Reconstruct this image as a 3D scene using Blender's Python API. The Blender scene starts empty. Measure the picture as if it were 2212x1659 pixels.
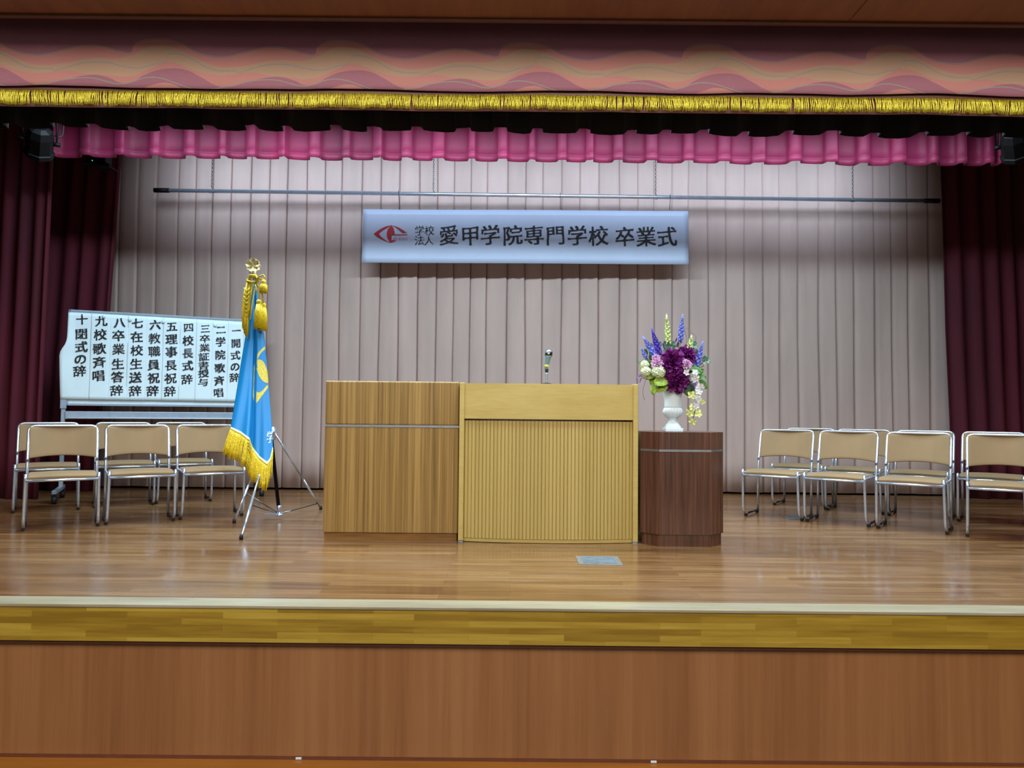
import bpy, bmesh, math, random
from mathutils import Vector, Matrix, noise, geometry
R = random.Random(7)
rad = math.radians
SC = bpy.context.scene
COL = SC.collection

# ------------------------------------------------------------------ camera, world, light, exposure
FPX, EYE, TILT, ROLL = 1600.0, 0.864, math.atan(60 / 1600.0), rad(0.55)
cd = bpy.data.cameras.new('camera'); cam = bpy.data.objects.new('camera', cd); COL.objects.link(cam)
cd.sensor_width = 36.0; cd.lens = 36.0 * FPX / 2212.0; cd.clip_end = 100
CAMROT = Matrix.Rotation(math.pi / 2 + TILT, 3, 'X') @ Matrix.Rotation(ROLL, 3, 'Z')
cam.matrix_world = Matrix.Translation((0, 0, EYE)) @ CAMROT.to_4x4()
SC.camera = cam

SC.view_settings.view_transform = 'Standard'
SC.view_settings.look = 'None'
SC.view_settings.gamma = 1.0
SC.view_settings.exposure = 0.38

w = bpy.data.worlds.new('world'); SC.world = w; w.use_nodes = True
w.node_tree.nodes['Background'].inputs[0].default_value = (1.0, 0.88, 0.78, 1)
w.node_tree.nodes['Background'].inputs[1].default_value = 0.06


def area(name, loc, size, power, color, target=None, spread=180):
    l = bpy.data.lights.new(name, 'AREA'); l.shape = 'RECTANGLE'
    l.size, l.size_y = size; l.energy = power; l.color = color; l.spread = rad(spread)
    o = bpy.data.objects.new(name, l); COL.objects.link(o); o.location = loc
    if target is not None:
        o.rotation_euler = (Vector(target) - Vector(loc)).to_track_quat('-Z', 'Y').to_euler()
    return o


COOL = (0.66, 0.87, 1.0)
area('border_light_front', (0.1, 5.62, 3.42), (7.2, 0.30), 265, COOL)
area('border_light_fore', (0.1, 4.25, 3.25), (6.4, 0.25), 75, COOL, (0.1, 4.25, 0), 112)
area('border_light_rear', (0.1, 6.95, 3.50), (7.5, 0.38), 33, (0.62, 0.80, 1.0), (0.1, 8.0, 3.32), 84)
area('rear_wall_fill', (0, -5.6, 4.9), (9, 1.0), 170, (1.0, 0.97, 0.92), (0, -8.0, 1.2), 130)  # added fill lamp washing the unseen rear wall, for soft bounce and reflections
area('hall_ceiling_light', (0, -1.7, 5.0), (10, 4.0), 620, (1.0, 0.96, 0.90), (0, 1.6, 0))


# ------------------------------------------------------------------ pixel -> place
def ray(px, py):
    d = CAMROT @ Vector(((px - 1106) / FPX, (829.5 - py) / FPX, -1))
    return Vector((0, 0, EYE)), d


def P(px, py, Y):
    o, d = ray(px, py); return o + d * (Y / d.y)


def PZ(px, py, z=0.0):
    o, d = ray(px, py); return o + d * ((z - EYE) / d.z)


def PPL(px, py, p0, n):
    o, d = ray(px, py); return o + d * ((p0 - o).dot(n) / d.dot(n))


# ------------------------------------------------------------------ materials
def lin(c):
    f = lambda v: v / 12.92 if v <= 0.04045 else ((v + 0.055) / 1.055) ** 2.4
    return tuple(f(v / 255.0) for v in c) + (1,)


class N:
    """tiny node-graph helper"""
    def __init__(s, name):
        s.m = bpy.data.materials.new(name); s.m.use_nodes = True
        s.t = s.m.node_tree; s.b = s.t.nodes['Principled BSDF']
        s._obj = None

    def new(s, kind, **kw):
        n = s.t.nodes.new(kind)
        for k, v in kw.items(): setattr(n, k, v)
        return n

    def link(s, a, b): s.t.links.new(a, b)

    def obj(s):
        if s._obj is None: s._obj = s.new('ShaderNodeTexCoord').outputs['Object']
        return s._obj

    def mapped(s, scale, rot=(0, 0, 0)):
        n = s.new('ShaderNodeMapping'); n.inputs['Scale'].default_value = scale; n.inputs['Rotation'].default_value = rot
        s.link(s.obj(), n.inputs[0]); return n.outputs[0]

    def noise(s, vec, scale=1.0, detail=4, rough=0.6):
        n = s.new('ShaderNodeTexNoise'); n.inputs['Scale'].default_value = scale
        n.inputs['Detail'].default_value = detail; n.inputs['Roughness'].default_value = rough
        s.link(vec, n.inputs['Vector']); return n.outputs['Fac']

    def ramp(s, fac, stops):
        n = s.new('ShaderNodeValToRGB'); e = n.color_ramp.elements
        while len(e) < len(stops): e.new(0.5)
        for i, (p, c) in enumerate(stops): e[i].position = p; e[i].color = lin(c)
        s.link(fac, n.inputs[0]); return n.outputs[0]

    def math(s, op, a, b=None):
        n = s.new('ShaderNodeMath', operation=op)
        for i, v in enumerate((a, b)):
            if v is None: continue
            if isinstance(v, (int, float)): n.inputs[i].default_value = v
            else: s.link(v, n.inputs[i])
        return n.outputs[0]

    def mix(s, fac, a, b, mode='MIX'):
        n = s.new('ShaderNodeMix', data_type='RGBA', blend_type=mode)
        for i, v in ((0, fac), (6, a), (7, b)):
            if isinstance(v, (int, float)): n.inputs[i].default_value = v
            elif isinstance(v, tuple): n.inputs[i].default_value = lin(v) if len(v) == 3 else v
            else: s.link(v, n.inputs[i])
        return n.outputs[2]

    def color(s, c):
        if isinstance(c, tuple): s.b.inputs['Base Color'].default_value = lin(c)
        else: s.link(c, s.b.inputs['Base Color'])

    def bump(s, h, strength=0.2, dist=0.01):
        n = s.new('ShaderNodeBump'); n.inputs['Strength'].default_value = strength; n.inputs['Distance'].default_value = dist
        s.link(h, n.inputs['Height']); s.link(n.outputs[0], s.b.inputs['Normal'])

    def set(s, **kw):
        for k, v in kw.items(): s.b.inputs[k.replace('_', ' ')].default_value = v
        return s.m


def plain(name, c, rough=0.6, metal=0.0, var=0.12, scale=20, **kw):
    n = N(name); f = n.noise(n.obj(), scale, 3)
    lo = tuple(max(0, v * (1 - var)) for v in c); hi = tuple(min(255, v * (1 + var)) for v in c)
    n.color(n.ramp(f, [(0.3, lo), (0.7, hi)]))
    return n.set(Roughness=rough, Metallic=metal, **kw)


def wood(name, dark, mid, light, fine=(60, 60, 1.2), broad=(9, 9, 0.15), rough=0.4, contrast=0.5, **kw):
    n = N(name)
    a = n.noise(n.mapped(fine), 1, 6, 0.65); b = n.noise(n.mapped(broad), 1, 3, 0.5)
    s = n.math('ADD', n.math('MULTIPLY', a, contrast), n.math('MULTIPLY', b, 1 - contrast))
    n.color(n.ramp(s, [(0.36, dark), (0.5, mid), (0.64, light)]))
    return n.set(Roughness=rough, **kw)


def fabric(name, c, var=0.12, rough=0.85, sheen=0.2, weave=400):
    n = N(name); f = n.noise(n.mapped((3, 3, 0.6)), 1, 4)
    lo = tuple(v * (1 - var) for v in c); hi = tuple(min(255, v * (1 + var)) for v in c)
    n.color(n.ramp(f, [(0.3, lo), (0.7, hi)]))
    n.bump(n.noise(n.obj(), weave, 2), 0.15, 0.002)
    return n.set(Roughness=rough, Sheen_Weight=sheen)


M = {}
M['backdrop'] = fabric('pinkish_beige_curtain', (182, 158, 150), 0.05, 0.9, 0.1)
M['maroon'] = fabric('maroon_curtain', (78, 4, 28), 0.15, 0.85, 0.0)
M['border'] = fabric('raspberry_border', (134, 26, 70), 0.14, 0.6, 0.05)
M['black'] = fabric('black_velvet', (7, 4, 6), 0.2, 0.95, 0.0)
M['chrome'] = plain('chrome_tube', (206, 218, 236), 0.22, 0.8, 0.04)
M['dark_chrome'] = plain('dark_steel_tube', (120, 125, 130), 0.25, 1.0, 0.06)
M['rubber'] = plain('black_rubber', (18, 18, 22), 0.6)
M['blackmetal'] = plain('black_painted_metal', (7, 7, 10), 0.6, Specular_IOR_Level=0.2)
M['chair'] = fabric('tan_upholstery', (136, 108, 72), 0.06, 0.7, 0.1, 900)
M['alu'] = plain('brushed_aluminium', (175, 182, 190), 0.35, 0.9, 0.05)
M['greymetal'] = plain('grey_painted_metal', (150, 165, 182), 0.4, 0.2, 0.04)
M['lid'] = plain('grey_plate_lid', (96, 108, 116), 0.5, 0.3)
M['board'] = plain('white_board_enamel', (214, 232, 240), 0.25, 0, 0.01)
M['paper'] = plain('white_paper', (222, 240, 247), 0.8, 0, 0.012, 6)
M['ink'] = plain('black_ink', (18, 18, 28), 0.6)
M['banner'] = plain('white_banner_sheet', (180, 192, 218), 0.5, 0, 0.015, 3)
M['red'] = plain('red_print', (176, 28, 40), 0.5, 0, 0.03)
M['pinkprint'] = plain('pink_print', (205, 140, 175), 0.5, 0, 0.05)
M['blue'] = fabric('sky_blue_satin', (0, 116, 176), 0.05, 0.5, 0.0, 700)
M['gold'] = plain('gold_thread', (200, 170, 18), 0.45, 0.0, 0.25, 120)
M['emb'] = plain('gold_embroidery', (190, 170, 60), 0.5, 0.1, 0.15, 150)
M['braid'] = plain('pale_gold_braid', (235, 215, 140), 0.5, 0.1, 0.15, 200)
M['brass'] = plain('polished_brass', (244, 226, 166), 0.35, 0.5, 0.05)
M['fringe'] = plain('gold_bullion_fringe', (190, 170, 46), 0.3, 0.35, 0.4, 220)
M['white'] = plain('white_glazed_ceramic', (228, 242, 248), 0.3, 0, 0.015)
M['whiteth'] = plain('white_embroidery', (230, 235, 240), 0.6, 0, 0.05)
M['oak'] = wood('teak_laminate', (98, 72, 34), (148, 114, 60), (176, 140, 80), (70, 70, 0.7), (9, 9, 0.05), 0.35, 0.62)
M['lectern'] = wood('pale_maple_veneer', (186, 160, 88), (194, 168, 98), (202, 176, 108), (8, 8, 60), (2, 2, 8), 0.38, 0.5)
M['ribs'] = wood('maple_ribbed_panel', (176, 152, 84), (186, 162, 94), (196, 172, 104), (60, 60, 1), (9, 9, 0.2), 0.42, 0.5)
M['walnut'] = wood('dark_walnut_laminate', (52, 30, 21), (88, 55, 41), (110, 71, 54), (50, 50, 1.5), (7, 7, 0.3), 0.2, 0.6, Specular_IOR_Level=0.9)
M['plinthoak'] = wood('oak_plinth', (120, 80, 34), (150, 106, 48), (172, 126, 62), (3, 40, 40), (1, 6, 6), 0.4)
M['fascia'] = wood('orange_brown_veneer', (136, 88, 50), (150, 100, 60), (162, 112, 70), (28, 28, 0.7), (4, 4, 0.08), 0.4, 0.5)
M['base'] = wood('orange_baseboard', (150, 90, 30), (166, 104, 38), (176, 112, 44), (2, 30, 30), (0.5, 5, 5), 0.4)
M['header'] = wood('dark_brown_veneer', (128, 72, 32), (142, 82, 38), (154, 92, 44), (22, 3, 3), (4, 0.4, 0.4), 0.4)
M['headtrim'] = plain('brown_trim', (104, 60, 40), 0.45, 0, 0.05)
M['darkwall'] = plain('dark_stage_wall', (40, 34, 32), 0.9)
M['mic'] = plain('teal_grey_metal', (84, 112, 118), 0.45, 0.0, 0.05)
M['yellow'] = plain('yellow_tape', (205, 180, 50), 0.5)
M['glow'] = plain('lamp_lens', (200, 225, 255), 0.3)
_b = M['glow'].node_tree.nodes['Principled BSDF']; _b.inputs['Emission Color'].default_value = (0.7, 0.88, 1, 1); _b.inputs['Emission Strength'].default_value = 1.2
M['led'] = plain('green_indicator', (40, 200, 110), 0.3)
_b = M['led'].node_tree.nodes['Principled BSDF']; _b.inputs['Emission Color'].default_value = (0.1, 1, 0.45, 1); _b.inputs['Emission Strength'].default_value = 1.0
for k, c in dict(peony=(112, 16, 108), pink=(238, 176, 214), hydr=(216, 236, 184), blue_f=(116, 126, 214), purple_f=(80, 56, 170), cream=(196, 214, 140),
                 orchid=(240, 244, 244), lime=(208, 218, 132), leaf=(70, 112, 34), darkleaf=(34, 66, 30), euca=(84, 122, 100), twig=(92, 70, 62), bud=(226, 236, 214), lilac=(112, 60, 140), olive=(126, 148, 40)).items():
    M[k] = plain('petal_' + k if k not in ('leaf', 'darkleaf', 'euca', 'twig', 'olive') else 'foliage_' + k, c, 0.6, 0, 0.22, 60)


def floor_material():
    n = N('stage_floorboards')
    br = n.new('ShaderNodeTexBrick'); br.offset = 0.37; br.offset_frequency = 2
    n.link(n.mapped((1, 1, 1)), br.inputs['Vector'])
    br.inputs['Color1'].default_value = (0.25, 0.25, 0.25, 1); br.inputs['Color2'].default_value = (0.75, 0.75, 0.75, 1)
    br.inputs['Mortar'].default_value = (0.1, 0.1, 0.1, 1)
    br.inputs['Scale'].default_value = 1; br.inputs['Mortar Size'].default_value = 0.0012; br.inputs['Brick Width'].default_value = 0.9; br.inputs['Row Height'].default_value = 0.075
    g = n.noise(n.mapped((1.6, 26, 1)), 1, 5, 0.6)
    wear = n.noise(n.mapped((0.8, 1.6, 1)), 1, 4)
    s = n.math('ADD', n.math('MULTIPLY', br.outputs['Color'], 0.36), n.math('MULTIPLY', g, 0.64))
    c = n.ramp(s, [(0.3, (80, 50, 27)), (0.5, (116, 78, 45)), (0.7, (146, 108, 68))])
    c2 = n.mix(n.math('MULTIPLY', n.math('SUBTRACT', wear, 0.42), 1.4), c, (138, 108, 80))
    n.color(c2)
    n.link(n.ramp(wear, [(0.3, (96, 96, 96)), (0.7, (150, 150, 150))]), n.b.inputs['Roughness'])
    return n.set(Specular_IOR_Level=0.5)


def block_material(name, dark, mid, light, bw=0.42, rh=0.028):
    n = N(name)
    br = n.new('ShaderNodeTexBrick'); br.offset = 0.43
    mp = n.new('ShaderNodeMapping'); mp.inputs['Rotation'].default_value = (rad(90), 0, 0)
    n.link(n.obj(), mp.inputs[0]); n.link(mp.outputs[0], br.inputs['Vector'])
    br.inputs['Color1'].default_value = (0.1, 0.1, 0.1, 1); br.inputs['Color2'].default_value = (0.9, 0.9, 0.9, 1); br.inputs['Mortar'].default_value = (0.3, 0.3, 0.3, 1)
    br.inputs['Scale'].default_value = 1; br.inputs['Mortar Size'].default_value = 0.0006; br.inputs['Brick Width'].default_value = bw; br.inputs['Row Height'].default_value = rh
    g = n.noise(n.mapped((3, 30, 60)), 1, 4)
    s = n.math('ADD', n.math('MULTIPLY', br.outputs['Color'], 0.45), n.math('MULTIPLY', g, 0.55))
    n.color(n.ramp(s, [(0.3, dark), (0.52, mid), (0.72, light)]))
    return n.set(Roughness=0.35)


M['floor'] = floor_material()
M['hallwall'] = plain('white_hall_wall', (214, 212, 206), 0.8)
M['hallfloor'] = plain('dark_hall_floor', (70, 60, 52), 0.5)
M['nosing'] = block_material('golden_block_wood', (138, 106, 30), (166, 134, 44), (186, 156, 62))
M['edge'] = wood('pale_wood_edge', (140, 128, 104), (160, 148, 122), (176, 166, 142), (2.2, 60, 30), (1.2, 6, 3), 0.3)  # paler streaked wood along the stage edge


# ------------------------------------------------------------------ mesh helpers
class MB:
    def __init__(s): s.bm = bmesh.new()

    def box(s, c, size, rot=None, bevel=0.0, seg=2):
        r = bmesh.ops.create_cube(s.bm, size=1.0)
        vs = r['verts']; mt = Matrix.Translation(c) @ (rot.to_4x4() if rot else Matrix.Identity(4)) @ Matrix.Diagonal((*size, 1))
        for v in vs: v.co = mt @ v.co
        if bevel:
            es = list({e for v in vs for e in v.link_edges})
            bmesh.ops.bevel(s.bm, geom=es, offset=bevel, segments=seg, profile=0.5, affect='EDGES')
        return s

    def tube(s, pts, r, seg=10, caps=True, closed=False):
        pts = [Vector(p) for p in pts]; n = len(pts)
        rs = r if isinstance(r, (list, tuple)) else [r] * n
        rings = []; prev = None
        for i, p in enumerate(pts):
            a = pts[(i - 1) % n] if (closed or i > 0) else p
            b = pts[(i + 1) % n] if (closed or i < n - 1) else p
            t = (b - a).normalized() if (b - a).length > 1e-9 else Vector((0, 0, 1))
            if prev is None:
                u = t.orthogonal().normalized()
            else:
                u = prev - t * prev.dot(t)
                u = u.normalized() if u.length > 1e-6 else t.orthogonal().normalized()
            prev = u; v = t.cross(u)
            rings.append([s.bm.verts.new(p + (u * math.cos(2 * math.pi * k / seg) + v * math.sin(2 * math.pi * k / seg)) * rs[i]) for k in range(seg)])
        for i in range(n if closed else n - 1):
            A, B = rings[i], rings[(i + 1) % n]
            for k in range(seg):
                f = s.bm.faces.new((A[k], A[(k + 1) % seg], B[(k + 1) % seg], B[k])); f.smooth = True
        if caps and not closed:
            s.bm.faces.new(rings[0][::-1]); s.bm.faces.new(rings[-1])
        return s

    def lathe(s, prof, seg=40, c=(0, 0, 0), flute=None, mat=None):
        rings = []
        for r, z in prof:
            ring = []
            for k in range(seg):
                a = 2 * math.pi * k / seg
                rr = r * (1 + (flute(a, z) if flute else 0))
                co = Vector((rr * math.cos(a), rr * math.sin(a), z))
                if mat: co = mat @ co
                ring.append(s.bm.verts.new(co + Vector(c)))
            rings.append(ring)
        for A, B in zip(rings, rings[1:]):
            for k in range(seg):
                f = s.bm.faces.new((A[k], A[(k + 1) % seg], B[(k + 1) % seg], B[k])); f.smooth = True
        s.bm.faces.new(rings[0][::-1]); s.bm.faces.new(rings[-1])
        return s

    def flat(s):
        for f in s.bm.faces: f.smooth = False
        return s

    def grid(s, fn, nu, nv, smooth=True):
        g = [[s.bm.verts.new(fn(i / nu, j / nv)) for i in range(nu + 1)] for j in range(nv + 1)]
        for j in range(nv):
            for i in range(nu):
                f = s.bm.faces.new((g[j][i], g[j][i + 1], g[j + 1][i + 1], g[j + 1][i])); f.smooth = smooth
        return s

    def prism(s, poly, d0, d1, axis='y'):
        """extrude a polygon of (a,b) pairs between two depths"""
        mk = {'y': lambda a, b, d: (a, d, b), 'z': lambda a, b, d: (a, b, d), 'x': lambda a, b, d: (d, a, b)}[axis]
        A = [s.bm.verts.new(mk(a, b, d0)) for a, b in poly]; B = [s.bm.verts.new(mk(a, b, d1)) for a, b in poly]
        n = len(poly)
        for k in range(n): s.bm.faces.new((A[k], A[(k + 1) % n], B[(k + 1) % n], B[k]))
        s.bm.faces.new(A[::-1]); s.bm.faces.new(B)
        return s

    def petal(s, base, d, nrm, L, W, cup=0.3, curl=0.2, nu=4, nv=4, tip=1.0, ruff=0.0):
        d = d.normalized(); nrm = (nrm - d * nrm.dot(d)).normalized(); side = d.cross(nrm)
        ph = R.random() * 6.28

        def fn(u, v):
            q = u * 2 - 1
            wd = W * 0.5 * (math.sin(math.pi * min(1, v * 0.86 + 0.08) ** tip)) ** 0.7
            return base + d * (L * v) + side * (wd * q) + nrm * (cup * W * q * q * v - curl * L * v * v + ruff * L * v * math.sin(q * 5 + ph))
        return s.grid(fn, nu, nv)

    def build(s, name, mat, parent=None, loc=None, mods=()):
        bmesh.ops.recalc_face_normals(s.bm, faces=s.bm.faces)
        me = bpy.data.meshes.new(name); s.bm.to_mesh(me); s.bm.free()
        me.materials.append(mat)
        o = bpy.data.objects.new(name, me); COL.objects.link(o)
        if parent is not None: o.parent = parent
        if loc is not None: o.location = loc
        for kind, kw in mods:
            md = o.modifiers.new(kind, kind)
            for k, v in kw.items(): setattr(md, k, v)
        return o


def solid(t, off=0): return ('SOLIDIFY', dict(thickness=t, offset=off))


def thing(name, label, cat, loc=(0, 0, 0), rz=0, group=None):
    o = bpy.data.objects.new(name, None); COL.objects.link(o); o.empty_display_size = 0.1
    o.location = loc; o.rotation_euler = (0, 0, rz); return tag(o, label, cat, group)


def tag(o, label, cat, group=None):
    o['label'] = label; o['category'] = cat
    if group: o['group'] = group
    return o


def struct(o): o['kind'] = 'structure'; return o


def copy_tree(o, parent=None):
    c = o.copy(); COL.objects.link(c)
    if parent is not None: c.parent = parent
    for ch in list(o.children): copy_tree(ch, c)
    return c


def arc(p, a, b, r, n=6):
    """points rounding the corner p between directions to a and b"""
    p, a, b = Vector(p), Vector(a), Vector(b)
    u, v = (a - p).normalized(), (b - p).normalized(); s, e = p + u * r, p + v * r
    return [s.lerp(p, t).lerp(p.lerp(e, t), t) for t in [i / n for i in range(n + 1)]]


def rounded(pts, r, n=6):
    out = [Vector(pts[0])]
    for i in range(1, len(pts) - 1):
        rr = r[i - 1] if isinstance(r, (list, tuple)) else r
        out += arc(pts[i], pts[i - 1], pts[i + 1], rr, n)
    return out + [Vector(pts[-1])]


# ------------------------------------------------------------------ lettering: the built-in font reshaped towards brush writing
_glyphs = {}


def glyph(ch, italic=0.0):
    if (ch, italic) in _glyphs: return _glyphs[(ch, italic)]
    c = bpy.data.curves.new('t', 'FONT'); c.body = ch; c.resolution_u = 6; c.shear = italic
    o = bpy.data.objects.new('t', c); COL.objects.link(o); bpy.context.view_layer.update()
    me = bpy.data.meshes.new_from_object(o)
    vs = [Vector((v.co.x, v.co.y)) for v in me.vertices]; fs = [tuple(p.vertices) for p in me.polygons]
    es = {}
    for f in fs:
        for i in range(len(f)):
            e = (f[i], f[(i + 1) % len(f)]); es[e] = 1
    bound = [e for e in es if (e[1], e[0]) not in es]
    bpy.data.objects.remove(o); bpy.data.curves.remove(c); bpy.data.meshes.remove(me)
    _glyphs[(ch, italic)] = (vs, fs, bound); return _glyphs[(ch, italic)]


def loops(bound):
    nx = {}
    for a, b in bound: nx.setdefault(a, []).append(b)
    out = []
    while nx:
        st = next(iter(nx)); lp = []; c = st
        while c in nx:
            lp.append(c); q = nx[c].pop()
            if not nx[c]: del nx[c]
            c = q
            if c == st: break
        if len(lp) > 2: out.append(lp)
    return out


def brush_raw(ch, bold=0.012, thin=0.0, slope=0.10, rough=0.012, seed=0.0, waist=0.012, press=0.016):
    """glyph outline with pressed stroke ends, thin waists, tapering sweeps and rising horizontals"""
    vs, fs, bound = glyph(ch); res = []
    for lp in loops(bound):
        n = len(lp); pts = []
        for i in range(n):
            a, b, z = vs[lp[i]], vs[lp[(i + 1) % n]], vs[lp[i - 1]]
            d = b - a; L = d.length
            if L < 1e-7: continue
            nr = Vector((d.y, -d.x)) / L; d0 = a - z
            n0 = Vector((d0.y, -d0.x)).normalized() if d0.length > 1e-7 else nr
            m = max(1, int(L / 0.045))
            for j in range(m):
                t = j / m; p = a + d * t; nn = (nr + n0).normalized() if j == 0 and (nr + n0).length > 1e-6 else nr
                k = bold * abs(nn.x) + thin * abs(nn.y)
                if L > 0.16 and 0 < j < m:
                    k -= waist * math.sin(math.pi * t) ** 0.8
                    horiz = abs(nr.y) > 0.9
                    e = t if (d.x > 0) else 1 - t
                    if horiz: k += press * max(0, (e - 0.82) / 0.18) + 0.6 * press * max(0, (0.14 - e) / 0.14)
                    else:
                        e = t if (d.y > 0) else 1 - t
                        k += press * max(0, (e - 0.85) / 0.15)
                k += rough * noise.noise(Vector((p.x * 6 + seed, p.y * 6, seed)))
                q = p + nn * k
                q += Vector((0.016 * noise.noise(Vector((p.x * 2, p.y * 2, seed + 9))), 0.016 * noise.noise(Vector((p.x * 2 + 7, p.y * 2, seed + 5)))))
                q = Vector((q.x - 0.5, q.y - 0.38, 0)); q.y += slope * q.x * (1 - 0.45 * abs(q.x)); q.x -= 0.04 * q.y
                pts.append(q)
        if len(pts) > 2: res.append(pts)
    ar = lambda q: sum(a.x * b.y - a.y * b.x for a, b in zip(q, q[1:] + q[:1]))

    def inside(p, q):
        c = False
        for a, b in zip(q, q[1:] + q[:1]):
            if (a.y > p.y) != (b.y > p.y) and p.x < (b.x - a.x) * (p.y - a.y) / (b.y - a.y) + a.x: c = not c
        return c
    big = max(res, key=lambda q: abs(ar(q))); sg = 1 if ar(big) > 0 else -1
    outer = sorted((q for q in res if ar(q) * sg > 0), key=lambda q: abs(ar(q)))
    grp = [[q] for q in outer]
    for h in (q for q in res if ar(q) * sg <= 0):
        for g_ in grp:
            if inside(h[0], g_[0]): g_.append(h); break
    V, F = [], []
    for g_ in grp:
        n0 = len(V); V += [Vector((p.x, p.y)) for q in g_ for p in q]
        F += [tuple(i + n0 for i in f) for f in geometry.tessellate_polygon(g_)]
    return V, F, sum(ar(q) * sg for q in res) / 2


def brush(ch, bold=0.012, thin=0.0, slope=0.10, rough=0.012, seed=0.0, waist=0.012, press=0.016):
    """brush_raw, eased towards the plain outline until its filling is sound"""
    tri = lambda V, f: abs((V[f[1]] - V[f[0]]).cross(V[f[2]] - V[f[0]])) / 2
    for k in (1, 0.7, 0.45, 0.2, 0):
        V, F, want = brush_raw(ch, bold * k, thin * k, slope, rough * k, seed, waist * k, press * k)
        have = sum(tri(V, f) for f in F)
        if abs(have - want) < 0.025 * want: break
    return V, F


def put_glyph(mb, ch, place, w, h, **kw):
    """place(a,b): glyph plane coordinates -> point; w,h: width and height of the em"""
    vs, fs = brush(ch, **kw)
    bv = [mb.bm.verts.new(place(v.x * w, v.y * h)) for v in vs]
    for f in fs:
        try: mb.bm.faces.new([bv[i] for i in f])
        except ValueError: pass


def fill_poly(pts3):
    return pts3


# ================================================================== THE SETTING
YE = 3.29                                              # stage edge
o = MB().box((0, 5.995, -0.06), (13, 5.15, 0.12)).build('floor', M['floor']); struct(o)
o = MB().box((0, YE + 0.065, -0.006), (13, 0.13, 0.016), bevel=0.005, seg=3).build('trim_1', M['edge']); struct(o)
o = MB().box((0, YE + 0.06, -0.0865), (13, 0.12, 0.143)).build('trim_2', M['nosing']); struct(o)
o = MB().box((0, YE + 0.09, -0.42), (13, 0.10, 0.496)).build('wall_front', M['fascia']); struct(o)
o = MB().box((0, YE + 0.075, -0.166), (13, 0.12, 0.014)).build('trim_3', M['headtrim']); struct(o)
o = MB().box((0, YE + 0.085, -0.671), (13, 0.10, 0.014)).build('trim_4', M['headtrim']); struct(o)
o = MB().box((0, YE + 0.06, -0.769), (13, 0.12, 0.182)).build('baseboard_front', M['base']); struct(o)
o = MB().box((0, -2.3, -0.91), (13, 11.3, 0.1)).build('floor_hall', M['hallfloor']); struct(o)
o = MB().box((0, 8.75, 1.9), (13, 0.1, 6.0)).build('wall_back', M['darkwall']); struct(o)
o = MB().box((-6.45, 0.4, 1.9), (0.1, 16.6, 6.0)).build('wall_left', M['darkwall']); struct(o)
o = MB().box((6.45, 0.4, 1.9), (0.1, 16.6, 6.0)).build('wall_right', M['darkwall']); struct(o)
o = MB().box((0, -7.95, 2.2), (13, 0.1, 6.4)).build('wall_rear', M['hallwall']); struct(o)
o = MB().box((0, -2.4, 5.45), (13, 11.2, 0.1)).build('ceiling_hall', M['hallwall']); struct(o)
o = MB().box((0, 6.1, 4.95), (13, 5.4, 0.1)).build('ceiling', M['darkwall']); struct(o)
# proscenium beam: underside with a seam, and the lip along its rear edge
m_ = MB()
m_.box((-2.45, 3.39, 3.905), (8.1, 0.20, 2.30)); m_.box((4.15, 3.39, 3.905), (5.092, 0.20, 2.30))
o = m_.build('wall_header', M['header']); struct(o)
o = MB().box((0, 3.505, 2.776), (13, 0.03, 0.066), bevel=0.004).build('trim_5', M['headtrim']); struct(o)


for nm_, sx in (('wall_proscenium_left', -1), ('wall_proscenium_right', 1)):
    o = MB().box((sx * 5.55, 3.50, 1.377), (1.6, 0.12, 2.70)).build(nm_, M['header']); struct(o)
for px, py, lb in ((645, 1636, 'tiny white tape scrap low on the stage front, left of centre'), (1412, 1646, 'tiny white tape scrap low on the stage front, right of centre')):
    c = P(px, py, YE + 0.0334); c.z = -0.671; o = MB().box((0, 0, 0), (0.026, 0.003, 0.010), bevel=0.001).build('tape_scrap', M['paper'], loc=c)
    tag(o, lb, 'tape', 'tape scraps on the stage front')

# ================================================================== CURTAINS
def pleat_profile(x0, x1, w, jit, depth, kind):
    """list of (x, dy) across a curtain: 'box' lobes with a tuck, or soft 'wave' folds"""
    pts = []; x = x0
    while x < x1 - 0.02:
        ww = min(w * (1 + R.uniform(-jit, jit)), x1 - x)
        d = depth * R.uniform(0.75, 1.15)
        if kind == 'tuck':                              # broad flat panel, then a narrow fold back
            pts += [(x, 0.0), (x + ww * 0.10, -d * 0.5), (x + ww * 0.35, -d * R.uniform(.5, .9)), (x + ww * 0.65, -d * R.uniform(0.5, 0.9)), (x + ww * 0.88, -d), (x + ww * 0.965, -d * 0.95),
                    (x + ww * 0.985, -d * 0.3), (x + ww * 0.95, d * 0.5), (x + ww * 0.975, d * 0.55)]
        elif kind == 'box':                             # rounded lobe between sharp forward folds
            f = R.uniform(0.18, 0.32)
            pts += [(x, -d), (x + ww * 0.03, -d * 0.85), (x + ww * 0.05, 0.0), (x + ww * 0.22, d * 0.25), (x + ww * 0.5, d * 0.35), (x + ww * (0.94 - f), d * 0.2), (x + ww * (0.97 - f), -d * 0.2), (x + ww * (1.0 - f), -d * 0.95), (x + ww * (1 - f * 0.4), -d * 1.05)]
        else:
            pts += [(x + ww * t, depth * math.sin(t * 6.283) * R.uniform(0.8, 1.1)) for t in (0, 0.17, 0.33, 0.5, 0.67, 0.83)]
        x += ww
    pts.append((x1, 0.0)); return pts


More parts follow.
